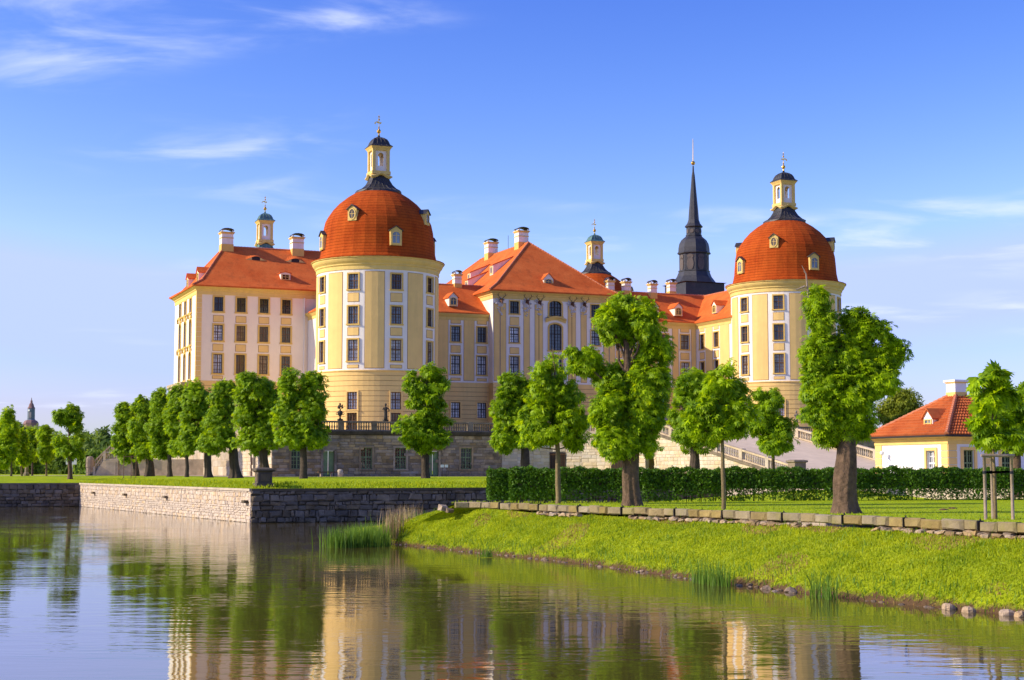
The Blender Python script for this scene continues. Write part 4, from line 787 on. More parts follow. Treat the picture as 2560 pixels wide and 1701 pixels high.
# ------------------------------------------------------------------ stones, walls
def stone_meshes(mat, n=8, rough=0.06, seed=1):
    r = random.Random(seed); out = []
    for k in range(n):                                # unit block with chipped, bulging face (local -y is the face)
        b = MB(); j = lambda a: r.uniform(-a, a); e = rough
        back = [(-.5, .5, -.5), (.5, .5, -.5), (.5, .5, .5), (-.5, .5, .5)]
        mid = [(x + j(e), -.2, z + j(e)) for x, z in ((-.5, -.5), (.5, -.5), (.5, .5), (-.5, .5))]
        fr = [(x * (.80 + j(e)) + j(e), -.5 + j(.12), z * (.72 + j(e)) + j(e)) for x, _, z in mid]
        b.ring([back, mid, fr][::-1], cap0=False); b.poly(fr); out.append(b.mesh('stone', mat))
    return out
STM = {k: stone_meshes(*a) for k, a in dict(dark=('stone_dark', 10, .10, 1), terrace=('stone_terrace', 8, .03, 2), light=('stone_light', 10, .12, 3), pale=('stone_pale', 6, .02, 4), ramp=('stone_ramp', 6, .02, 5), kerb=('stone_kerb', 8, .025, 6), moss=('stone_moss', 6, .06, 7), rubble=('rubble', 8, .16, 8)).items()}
def stone_wall(parent, A, B, z0, z1, kind, ch, sw, depth=0.16, holes=(), limit=300, jit=0.25, seed=3, out=0.0, clip=None, courses=True):
    """lay stones course by course from A to B (seen from outside, left to right); surplus stones go into one joined part"""
    r = random.Random(seed); A, B = Vector(A), Vector(B); d = (B - A); L = d.length; d.normalize(); ang = math.atan2(d.y, d.x); nrm = Vector((d.y, -d.x, 0)); items = []; z = z0
    while z < z1 - 0.02:
        h = min(ch * r.uniform(1 - jit, 1 + jit), z1 - z)
        if z1 - z - h < ch * .4: h = z1 - z
        s = -r.uniform(0, sw * .6)
        while s < L:
            w = sw * r.uniform(1 - jit * 1.6, 1 + jit * 2.0); a, b_ = max(s, 0), min(s + w, L); s += w
            if b_ - a < sw * .15: continue
            zc = z + h / 2; sc_ = (a + b_) / 2
            if any(h0 - .02 < sc_ < h1 + .02 and g0 - .05 < zc < g1 + .05 for h0, h1, g0, g1 in holes): continue
            if clip and not clip(sc_, z + h): continue
            items.append((sc_, zc + r.uniform(-.1, .1) * h * (0 if courses else 1), b_ - a, h))
        z += h
    r.shuffle(items); items.sort(key=lambda t: -t[2] * t[3]); ms = STM[kind]; rest = MB()
    for i, (s, zc, w, h) in enumerate(items):
        p = A + d * s; dp = depth * r.uniform(.7, 1.25); loc = Vector((p.x, p.y, zc)) + nrm * (out + dp * .3); g = .035 if h > .2 else .02; scl = ((w - g) * r.uniform(.97, 1.03), dp, (h - g) * r.uniform(.96, 1.04)); rt = (0, r.uniform(-1, 1) * (0 if courses else .12), ang)
        me = r.choice(ms)
        if i < limit: inst('stone', me, parent, loc, rot=rt, scale=scl)
        else:
            mt = Matrix.LocRotScale(loc, None, None) @ Matrix.Rotation(ang, 4, 'Z') @ Matrix.Diagonal((*scl, 1)); k = len(rest.v); rest.v += [tuple(mt @ v.co) for v in me.vertices]
            for f in me.polygons: rest.f.append(tuple(k + i_ for i_ in f.vertices)); rest.m.append(0)
    if rest.f: tag(rest.build('stone_facing', ms[0].materials[0].name, parent), kind='stuff')
def wbox(mb, A, B, z0, z1, t, m=0, e=0.0):            # box along A-B, thickness t inwards, e outwards
    A, B = Vector(A), Vector(B); d = (B - A).normalized(); n = Vector((d.y, -d.x, 0)); p = [A + n * e, B + n * e, B - n * t, A - n * t]
    mb.ring([[(q.x, q.y, z) for q in p] for z in (z0, z1)], m, True, True)
def root(name, label, cat, group=None): return empty(name, (0, 0, 0), 0, label, cat, group)
C_, I2, FL_ = W(-28.75, -63.2), W(-33.7, -8.0), W(-95, -8.0)
# sunlit retaining wall
o = root('retaining_wall', 'sunlit pale rubble retaining wall rising from the water below the tree row', 'wall'); b = MB(); wbox(b, I2, C_, -0.4, EDGE - 0.02, 0.6); b.build('wall_core', 'mortar_light', o)
stone_wall(o, I2, C_, 0.0, EDGE - 0.16, 'light', 0.24, 0.33, 0.08, limit=300, jit=.5, seed=11, courses=False)
b = MB(); wbox(b, I2, C_ , EDGE - 0.17, EDGE - 0.01, 0.55, e=0.14); b.build('coping', 'stone_pale', o)
for t in (.12, .35, .6, .98): p = I2.lerp(C_, t); b = MB(); wbox(b, p, I2.lerp(C_, t + .012), 1.35, 1.55, .1, e=.35); b.build('drain_stone', 'stone_moss', o)
# dark retaining wall, from the corner to the right
Dk = W(24, -63.2)
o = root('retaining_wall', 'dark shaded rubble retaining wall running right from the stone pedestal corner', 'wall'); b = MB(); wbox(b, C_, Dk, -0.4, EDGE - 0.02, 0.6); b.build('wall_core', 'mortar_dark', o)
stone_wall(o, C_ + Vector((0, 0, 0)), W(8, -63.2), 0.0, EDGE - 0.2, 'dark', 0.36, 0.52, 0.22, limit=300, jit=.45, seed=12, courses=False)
b = MB(); wbox(b, C_, Dk, EDGE - 0.2, EDGE - 0.01, 0.55, e=0.16); b.build('coping', 'stone_moss', o)
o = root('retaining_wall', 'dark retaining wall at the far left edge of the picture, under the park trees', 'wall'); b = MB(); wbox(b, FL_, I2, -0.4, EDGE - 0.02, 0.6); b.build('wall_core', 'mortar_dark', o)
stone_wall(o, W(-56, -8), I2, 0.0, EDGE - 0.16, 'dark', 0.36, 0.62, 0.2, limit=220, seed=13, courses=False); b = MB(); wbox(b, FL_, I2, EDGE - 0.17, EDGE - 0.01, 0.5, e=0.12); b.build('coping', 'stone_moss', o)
# pedestal on the corner
o = root('stone_pedestal', 'weathered stone pedestal with flat cap at the corner of the moat wall', 'pedestal'); o.location = W(-27.6, -61.9, EDGE); o.rotation_euler = (0, 0, AL)
b = MB(); b.box((-.62, -.62, -.1), (.62, .62, .36)); b.box((-.5, -.5, .36), (.5, .5, 1.14)); b.build('shaft', 'stone_cap', o); b = MB(); b.lathe([(.52, 1.14), (.66, 1.2), (.68, 1.3), (.6, 1.38), (.3, 1.44)], square=True); b.build('cap', 'stone_moss', o)
b = MB(); b.box((-.32, -.53, .5), (.32, -.5, 1.0)); b.box((-.53, -.32, .5), (-.5, .32, 1.0)); b.build('panel', 'stone_dark', o)

# ------------------------------------------------------------------ terrace
TZ = 7.65; TW = -16.0
terr = root('terrace', 'long sandstone terrace wall with balustrade carrying the castle', 'terrace')
def bal_mesh(h=0.72, mat='stone_rail', r=0.085):
    b = MB(); b.lathe([(r * .9, 0), (r * .9, .06), (r * .55, .09), (r * 1.05, .25 * h / .72), (r * .95, .36 * h / .72), (r * .5, .52 * h / .72), (r * .45, .58 * h / .72), (r * .8, .64 * h / .72), (r * .8, h)], 8); return b.mesh('baluster', mat, True)
BAL = bal_mesh(); BALL = bal_mesh(mat='stone_pale')
def balustrade(parent, A, B, sp=0.26, piers=4, me=None, mat='stone_rail', h=0.72, thick=0.32, pier_w=0.55, cap0=True, cap1=True):
    me = me or BAL; A, B = Vector(A), Vector(B); d = B - A; L = d.xy.length; ang = math.atan2(d.y, d.x)
    for z0, z1, t, nm in ((-0.02, 0.14, thick, 'plinth'), (.14 + h, .14 + h + .17, thick + .08, 'rail')):
        dh = d.normalized(); n = Vector((dh.y, -dh.x, 0)).normalized() * t / 2; b = MB()
        b.ring([[A + n + Vector((0, 0, z0)), A - n + Vector((0, 0, z0)), A - n + Vector((0, 0, z1)), A + n + Vector((0, 0, z1))], [B + n + Vector((0, 0, z0)), B - n + Vector((0, 0, z0)), B - n + Vector((0, 0, z1)), B + n + Vector((0, 0, z1))]], 0, True, True); b.build(nm, mat, parent)
    ps = [i / piers for i in range(piers + 1)]; pm = MB().box((-pier_w / 2, -thick / 2 - .06, -.04), (pier_w / 2, thick / 2 + .06, .14 + h + .2)).mesh('pier', mat)
    for i, t in enumerate(ps):
        if (i == 0 and not cap0) or (i == len(ps) - 1 and not cap1): continue
        inst('pier', pm, parent, A.lerp(B, t), ang)
    n = int(L / sp)
    for i in range(n):
        t = (i + .5) / n
        if min(abs(t - p) for p in ps) * L < pier_w / 2 + .08: continue
        inst('baluster', me, parent, A.lerp(B, t) + Vector((0, 0, .14)), ang)
b = MB(); b.poly([W(TW, TW, TZ), W(55 - TW, TW, TZ), W(55 - TW, 73, TZ), W(TW, 73, TZ)]); b.poly([W(20, -29, TZ), W(35, -29, TZ), W(35, TW, TZ), W(20, TW, TZ)]); b.build('paving', 'gravel', terr)
tf = [(-13.4, 'w'), (-10.1, 'd'), (-6.1, 'w'), (-2.4, 'w'), (1.2, 'd'), (4.9, 'w')]; A, B = W(TW, TW), W(9.0, TW); H = []
for s, k in tf: c = s - TW; H.append((c - .62, c + .62, 3.75, 5.95) if k == 'w' else (c - .6, c + .6, 3.0, 5.6))
tfm = flat((A.x, A.y), (ca, sa), (sa, -ca))
b = MB(); wall(b, tfm, 0, 25, 2.9, 7.3, H, .45); b.build('wall_core', 'mortar', terr)
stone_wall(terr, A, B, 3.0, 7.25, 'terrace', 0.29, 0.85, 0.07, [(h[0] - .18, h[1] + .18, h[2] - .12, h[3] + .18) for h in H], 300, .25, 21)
for (s, k), h in zip(tf, H):
    c = s - TW
    if k == 'w': o = window(terr, tfm, c, h[2], 1.24, 2.2, .17, 4, 5, 0, 'stone_terrace', 'wood_green', 'glass_dark', d=0.02)
    else:
        b = MB(); b.box((-.82, -.12, 0), (-.6, .1, 2.75)); b.box((.6, -.12, 0), (.82, .1, 2.75)); b.box((-.82, -.12, 2.6), (.82, .1, 3.25)); b.box((-1.05, -.34, 3.45 if s < 0 else 2.85), (1.05, .0, 3.62 if s < 0 else 3.0)); b.box((-.9, -.22, 3.25), (.9, 0, 3.45 if s < 0 else 3.3)); o = b.build('door', 'stone_terrace', terr, loc=tfm(c, 3.0), rz=AL); tag(o, 'green boarded cellar door in stone frame')
        for sg in (-1, 1):
            b = MB()
            for i in range(4): x0 = sg * (.03 + .14 * i); b.box((min(x0, x0 + sg * .13), .2, .04), (max(x0, x0 + sg * .13), .25, 2.58))
            b.box((min(sg * .03, sg * .58), .17, 1.15), (max(sg * .03, sg * .58), .2, 1.21)); b.build('door_leaf', 'door_green', o)
b = MB(); n = 7
for e, z0, z1 in ((.1, 7.22, 7.34), (.26, 7.34, 7.5), (.36, 7.5, 7.68)): wbox(b, A, B, z0, z1, .3, e=e)
b.build('cornice', 'stone_cap', terr)
balustrade(terr, W(TW + .1, TW + .05, TZ), W(8.9, TW + .05, TZ), 0.26, 7)
# left (sunlit) side
A2, B2 = W(TW, 73), W(TW, TW); tl = flat((A2.x, A2.y), (sa, -ca), (-ca, -sa)); HL = [(89 - k - .45, 89 - k + .45, 3.6, 5.9) for k in (2.4, 4.9, 7.4)] + [(89 - 9.6, 89 - 8.5, 3.0, 5.8)]
b = MB(); wall(b, tl, 0, 89, 2.9, 7.3, HL, .4); b.build('wall_core', 'mortar_light', terr)
stone_wall(terr, W(TW, 0), B2, 3.0, 7.25, 'ramp', .4, .8, .06, [(h[0] - 73 - .1, h[1] - 73 + .1, h[2] - .1, h[3] + .1) for h in HL], 150, .2, 22); stone_wall(terr, A2, W(TW, .0), 3.0, 7.25, 'pale', .9, 2.2, .06, (), 150, .2, 23)
for h in HL[:3]: window(terr, tl, (h[0] + h[1]) / 2, h[2], .9, 2.3, .14, 2, 4, 0, 'stone_pale', 'wood_dark', 'glass_dark', d=.03)
b = MB(); h = HL[3]; b.quad(tl(h[0], 3, -.3), tl(h[1], 3, -.3), tl(h[1], 5.8, -.3), tl(h[0], 5.8, -.3)); b.build('door_leaf', 'wood_brown', terr)
b = MB()
for e, z0, z1 in ((.1, 7.22, 7.34), (.26, 7.34, 7.5), (.36, 7.5, 7.68)): wbox(b, A2, B2, z0, z1, .3, e=e)
b.build('cornice', 'stone_pale', terr); balustrade(terr, W(TW + .05, 40, TZ), W(TW + .05, TW + .3, TZ), 0.3, 12, BALL, 'stone_pale', cap1=False)
# right half of the front
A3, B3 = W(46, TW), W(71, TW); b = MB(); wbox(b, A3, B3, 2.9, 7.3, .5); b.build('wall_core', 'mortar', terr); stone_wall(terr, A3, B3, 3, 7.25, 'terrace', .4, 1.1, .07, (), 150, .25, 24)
b = MB(); wbox(b, A3, B3, 7.3, 7.68, .3, e=.3); b.build('cornice', 'stone_cap', terr); balustrade(terr, W(46.1, TW + .05, TZ), W(70.9, TW + .05, TZ), .26, 7)

# ------------------------------------------------------------------ ramp and the curved forecourt walls
ramp = root('entrance_ramp', 'sloping carriage ramp with balustrades descending right from the terrace', 'ramp')
RU0, RU1 = 20.0, 35.0; RV0, RV1 = -29.0, -56.0; RZ1 = 2.9
def rz_(v): return TZ if v > RV0 else TZ + (RZ1 - TZ) * (v - RV0) / (RV1 - RV0)
b = MB(); b.quad(W(RU0, RV0, TZ), W(RU0, RV1, RZ1), W(RU1, RV1, RZ1), W(RU1, RV0, TZ)); b.quad(W(RU0, RV1, RZ1), W(RU0, -66, RZ1 - .05), W(RU1, -66, RZ1 - .05), W(RU1, RV1, RZ1)); b.build('roadway', 'roadway', ramp)
def ramp_side(u, sgn):
    fR = flat((W(u, 0).x, W(u, 0).y), (sa, -ca), (-ca * sgn, -sa * sgn)); b = MB(); n = 40; s0, s1 = 16.0, 56.0; arch = (26.4, 30.2, 5.9)
    for i in range(n):
        a, c = s0 + (s1 - s0) * i / n, s0 + (s1 - s0) * (i + 1) / n; zb = 2.8; m_ = (a + c) / 2
        if sgn > 0 and arch[0] < m_ < arch[1]: t = (m_ - arch[0]) / (arch[1] - arch[0]) * 2 - 1; zb = 4.0 + 1.9 * math.sqrt(max(0, 1 - t * t))
        b.quad(fR(a, zb), fR(c, zb), fR(c, rz_(-c)), fR(a, rz_(-a)))
    if sgn > 0:
        for k in range(10):
            t0, t1 = math.pi * k / 10, math.pi * (k + 1) / 10; P = lambda t, e: fR(28.3 - 1.9 * math.cos(t), 4.0 + 1.9 * math.sin(t), e); b.quad(P(t0, 0), P(t1, 0), P(t1, -6), P(t0, -6))
        for s in (26.4, 30.2): b.quad(fR(s, 2.8, 0), fR(s, 4.0, 0), fR(s, 4.0, -6), fR(s, 2.8, -6))
        b.quad(fR(26.4, 2.8, -6), fR(30.2, 2.8, -6), fR(30.2, 6, -6), fR(26.4, 6, -6))
    b.build('ramp_wall', 'mortar_light', ramp)
    if sgn > 0:
        stone_wall(ramp, W(u, -16), W(u, -56), 2.9, 7.6, 'ramp', .34, .8, .05, [(10.2, 14.4, 2.5, 6.1)], 290, .2, 31, clip=lambda s, z: z < rz_(-16 - s) - .02)
        b = MB()
        for k in range(9):
            t0, t1 = math.pi * k / 9, math.pi * (k + .92) / 9; P = lambda t, r, e: fR(28.3 - r * math.cos(t), 4.0 + r * math.sin(t), e); b.ring([[P(t0, 1.9, .1), P(t0, 2.3, .1), P(t0, 2.3, -.1), P(t0, 1.9, -.1)], [P(t1, 1.9, .1), P(t1, 2.3, .1), P(t1, 2.3, -.1), P(t1, 1.9, -.1)]], 0, True, True)
        b.build('arch_stones', 'stone_ramp', ramp)
    b = MB()
    for a, c in ((16, 29), (29, 56)): p, q = [fR(s, rz_(-s), 0) for s in (a, c)]; b.ring([[fR(s, rz_(-s) + dz, e) for e, dz in ((.2, -.22), (.2, .02), (-.4, .02), (-.4, -.22))] for s in (a, c)], 0, True, True)
    b.build('cornice', 'stone_rail', ramp)
    iu = u + .15 * sgn; balustrade(ramp, W(iu, -16.4, TZ + .02), W(iu, RV0, TZ + .02), .3, 3, BALL, 'stone_pale'); balustrade(ramp, W(iu, RV0, TZ + .02), W(iu, RV1 + .3, RZ1 + .05), .3, 6, BALL, 'stone_pale', cap0=False)
ramp_side(RU0, 1); ramp_side(RU1, -1)
for u in (RU0 - .2, RU1 + .2): b = MB(); b.box((-.55, -.55, -.2), (.55, .55, 1.35)); b.lathe([(.55, 1.35), (.68, 1.42), (.68, 1.55), (.4, 1.62)], square=True); b.build('newel_pillar', 'stone_rail', ramp, loc=W(u, RV1 - .3, RZ1), rz=AL)
# concave wall between terrace front and ramp
def curve_wall():
    pts = [W(9 + 11 * math.sin(t), -28 + 12 * math.cos(t)) for t in [math.pi / 2 * i / 10 for i in range(11)]]
    o = root('forecourt_wall', 'concave sandstone wall with iron gates between terrace and ramp', 'wall'); b = MB()
    for a, c in zip(pts, pts[1:]): wbox(b, a, c, 2.9, 7.3, .4)
    b.build('wall_core', 'mortar_light', o)
    for i, (a, c) in enumerate(zip(pts, pts[1:])):
        gate = i in (3, 7)
        stone_wall(o, a, c, 3.0 if not gate else 5.6, 7.25, 'ramp', .36, .9, .06, (), 40, .2, 40 + i)
        b = MB(); wbox(b, a, c, 7.28, 7.68, .3, e=.28); b.build('cornice', 'stone_pale', o); balustrade(o, Vector((a.x, a.y, TZ)), Vector((c.x, c.y, TZ)), .3, 1, BALL, 'stone_pale', pier_w=.3, cap1=False)
        if gate:
            d = (c - a).normalized(); n = Vector((d.y, -d.x, 0)); b = MB()
            for k in range(9): p = a.lerp(c, (k + .5) / 9) + n * .1; b.tube([(p.x, p.y, 3.0), (p.x, p.y, 5.5)], .03, 5)
            for z in (3.3, 5.3): p, q = a + n * .1, c + n * .1; b.tube([(p.x, p.y, z), (q.x, q.y, z)], .03, 5)
            b.build('gate', 'wood_brown', o); b = MB(); p, q = a + n * .02, c + n * .02; b.quad((p.x, p.y, 3), (q.x, q.y, 3), (q.x, q.y, 5.55), (p.x, p.y, 5.55)); b.build('gateway_shade', 'iron', o)  # near-black sheet on the wall stands in for the shade inside the opening
    b = MB(); b.poly([(p.x, p.y, TZ) for p in pts] + [W(20, TW, TZ)]); b.build('paving', 'gravel', o)
curve_wall()
# ------------------------------------------------------------------ statues on the balustrade
def statue(name, label, P, figure, mat='statue', s=1.0):
    o = empty(name, P, AL, label, 'statue'); b = MB(); b.box((-.24 * s, -.24 * s, 0), (.24 * s, .24 * s, .16 * s)); b.build('plinth', mat, o); b = MB()
    if figure:                                        # standing draped figure, one arm raised
        b.lathe([(.20, .16), (.22, .3), (.17, .7), (.20, .95), (.15, 1.1), (.22, 1.32), (.17, 1.45), (.06, 1.5), (.06, 1.56), (.11, 1.63), (.12, 1.72), (.09, 1.82), (.02, 1.86)], 10); b.tube([(-.18, 0, 1.4), (-.34, -.06, 1.2), (-.16, -.16, 1.1)], [.07, .06, .04], 6); b.tube([(.18, 0, 1.4), (.34, -.02, 1.25), (.36, -.05, .95)], [.07, .06, .04], 6)
    else:                                             # flower urn with heaped bouquet
        b.lathe([(.16, .16), (.08, .3), (.08, .42), (.26, .62), (.3, .85), (.2, .95), (.24, 1.0)], 10); r = random.Random(3)
        for k in range(22): a = r.uniform(0, 6.3); q = r.uniform(0, .27); z = 1.05 + r.random() * .75 * (1 - q); t = r.uniform(.07, .12); b.lathe([(.01, z - t), (t, z), (.01, z + t)], 6, (q * math.cos(a), q * math.sin(a)))
        for sg in (-1, 1): b.tube([(sg * .27, 0, .85), (sg * .42, 0, .8), (sg * .4, 0, .6), (sg * .26, 0, .62)], .035, 5)
    b.build('figure' if figure else 'urn', mat, o, smooth=True); 
    for ch in o.children: ch.scale = (s, s, s) if ch.name.startswith(('figure', 'urn')) else (1, 1, 1)
    return o
def railtop(x): d = ray(x, 1050); t = None; d2 = Vector((-sa, ca)); o2 = (TW + .05) + (X0 * -sa + D0 * ca); k = o2 / (d.x * -sa + d.y * ca); return Vector((d.x * k, d.y * k, TZ + 1.06))
u_of = lambda x: to_uv(railtop(x))[0]
statue('garden_statue', 'dark flower urn statue on balustrade before the front tower', W(round((u_of(883) - TW) / 3.54) * 3.54 + TW, TW + .05, TZ + 1.06), False)
statue('garden_statue', 'dark standing figure on balustrade right of the flower urn', W(u_of(964), TW + .05, TZ + 1.06), True)
statue('garden_statue', 'dark figure at the right end of the dark balustrade beside tall tree', W(8.8, TW + .05, TZ + 1.06), True)
statue('garden_statue', 'brown standing figure below the right round tower', W(min(70, u_of(1991)), TW + .05, TZ + 1.06), True, 'statue_light')

# ------------------------------------------------------------------ stairs at the far left end of the terrace
def stairs():
    o = root('garden_stairs', 'sandstone garden stairs with balustrades at the far left of the terrace', 'stairs'); Y = 186.0
    X = lambda zx: (zx * .2296 - 1280) / FPX * Y
    zz = lambda zy: at_depth(240, 960 + zy * .2296, Y).z
    x0, x1, x2 = X(1040), X(1150), X(1300); zl = zz(830)
    b = MB(); b.box((x1, Y, 2.9), (x2, Y + 4, zl)); b.box((x2, Y + .3, 2.9), (x2 + 13, Y + 4, zl + .1)); b.poly([(x0, Y, 2.9), (x1, Y, 2.9), (x1, Y, zl)]); b.poly([(x0, Y + .35, 2.9), (x1, Y + .35, zl), (x1, Y + .35, 2.9)]); b.quad((x0, Y, 2.9), (x1, Y, zl), (x1, Y + .35, zl), (x0, Y + .35, 2.9)); b.build('stair_base', 'stone_pale', o)
    for p, q in ((X(1160), X(1285)),): b = MB(); b.box((p + .12, Y - .05, 3.1), (q - .12, Y + .01, zl - .25)); b.build('panel', 'stone_pale', o)
    balustrade(o, (x1, Y + .2, zl), (x2 + 3, Y + .2, zl), .22, 2, BALL, 'stone_pale', pier_w=.3); balustrade(o, (x0, Y + .2, 3.0), (x1, Y + .2, zl), .2, 1, BALL, 'stone_pale', pier_w=.3, cap1=False)
    xs0, xs1 = X(930), X(1150); zu = zz(760)
    n = 10
    for i in range(n): b = MB(); b.box((xs0 + .4 + (xs1 - xs0) * i / n, Y + .5, 2.9), (xs1 + .02 * i, Y + 3.6, 3.0 + (zl + .2 - 3) * (i + 1) / n)); b.build('step', 'stone_pale', o)
    balustrade(o, (xs0, Y + 3.8, 3.6), (xs1, Y + 3.8, zu + .3), .24, 1, BALL, 'stone_pale', pier_w=.35)
    b = MB(); b.lathe([(.42, 2.9), (.42, 3.9), (.5, 4.0), (.5, 5.0), (.36, 5.3), (.1, 5.35)], 10, (X(910), Y + 3.4)); b.build('newel_pillar', 'stone_rail', o)
    b = MB(); b.box((X(1165), Y + 3.5, 2.9), (X(1235), Y + 4.6, zz(600))); b.box((X(1150), Y + 3.3, zz(605)), (X(1250), Y + 4.8, zz(575))); b.box((X(1180), Y + 3.6, zz(575)), (X(1225), Y + 4.4, zz(510))); b.build('gate_pier', 'stone_pale', o)
    b = MB()
    for k in range(4): z = 3.05 + .3 * k; b.tube([(X(945), Y + .3, z), (X(1035), Y + .3, z)], .025, 5)
    for x in (X(945), X(990), X(1035)): b.tube([(x, Y + .3, 2.9), (x, Y + .3, 4.0)], .025, 5)
    b.build('barrier', 'stake', o)
stairs()
# ------------------------------------------------------------------ vegetation
LEAF_N = 5
def leaf_geo(P, A, Nn, size, nleaf=5, droop=0.25, wide=0.30):
    """palmate leaves: P centre, A axis, Nn face normal"""
    n = len(P); A = A / np.linalg.norm(A, axis=1, keepdims=True); B = np.cross(Nn, A); B /= np.maximum(np.linalg.norm(B, axis=1, keepdims=True), 1e-6); Nn = np.cross(A, B)
    V = []; fan = np.linspace(-1.15, 1.15, nleaf) if nleaf > 1 else np.array([0.0])
    for ph in fan:
        l = size * (1 - .25 * abs(ph) / 1.15); d = A * math.cos(ph) + B * math.sin(ph); w = np.cross(Nn, d); dn = -Nn * droop
        V.append(np.stack([P, P + d * (.62 * l)[:, None] + w * (wide * .5 * l)[:, None], P + d * l[:, None] + dn * l[:, None], P + d * (.62 * l)[:, None] - w * (wide * .5 * l)[:, None]], axis=1))
    V = np.concatenate(V, axis=1).reshape(-1, 3); Q = np.arange(len(V)).reshape(-1, 4); return V, Q
def crown_points(lobes, n, rg, clump=0.5, per=14, shell=0.55, holes=0.0):
    L = np.array(lobes); a = (L[:, 3] * L[:, 4] + L[:, 4] * L[:, 5] + L[:, 3] * L[:, 5]); p = a / a.sum(); nc = max(6, n // per)
    k = rg.choice(len(L), nc, p=p); d = rg.normal(size=(nc, 3)); d /= np.linalg.norm(d, axis=1, keepdims=True); r = (shell + (1 - shell) * rg.random(nc) ** .6)[:, None]; r = np.where(rg.random((nc, 1)) < .18, r * (1 + .22 * rg.random((nc, 1))), r)
    C = L[k, :3] + d * r * L[k, 3:6]
    # drop clumps buried inside several lobes
    keep = np.ones(nc, bool)
    for q in L: keep &= ~((((C - q[:3]) / q[3:6]) ** 2).sum(1) < .30)
    if holes: keep &= np.array([mnoise.noise(Vector(c * holes)) < .2 for c in C])      # ragged gaps through the crown
    C, d = C[keep], d[keep]; nc = len(C); m = n // max(nc, 1) + 1
    s = clump * (.45 + .95 * rg.random(nc)); o = rg.normal(size=(nc, m, 3)); o /= np.linalg.norm(o, axis=2, keepdims=True); o[:, :, 2] = o[:, :, 2] * .75
    P = C[:, None] + o * (s[:, None, None] * (.35 + .65 * rg.random((nc, m, 1)) ** .5)); out = (o * .7 + d[:, None] * .8).reshape(-1, 3); return P.reshape(-1, 3), out
def px_lobes(px, Y, base, depth_f=0.9, seed=0, cut=0.0):
    r = random.Random(seed); out = []
    for (x, y, rx, ry) in px:
        c = atd2(x, y, Y); k = K * Y / FPX; dy = r.uniform(-.4, .4) * rx * k; sh = lambda q: max(q * k - cut, q * k * .45); out.append((c.x - base.x, dy, c.z - base.z, sh(rx), sh(rx * .55 + ry * .35) * depth_f, sh(ry)))
    return out
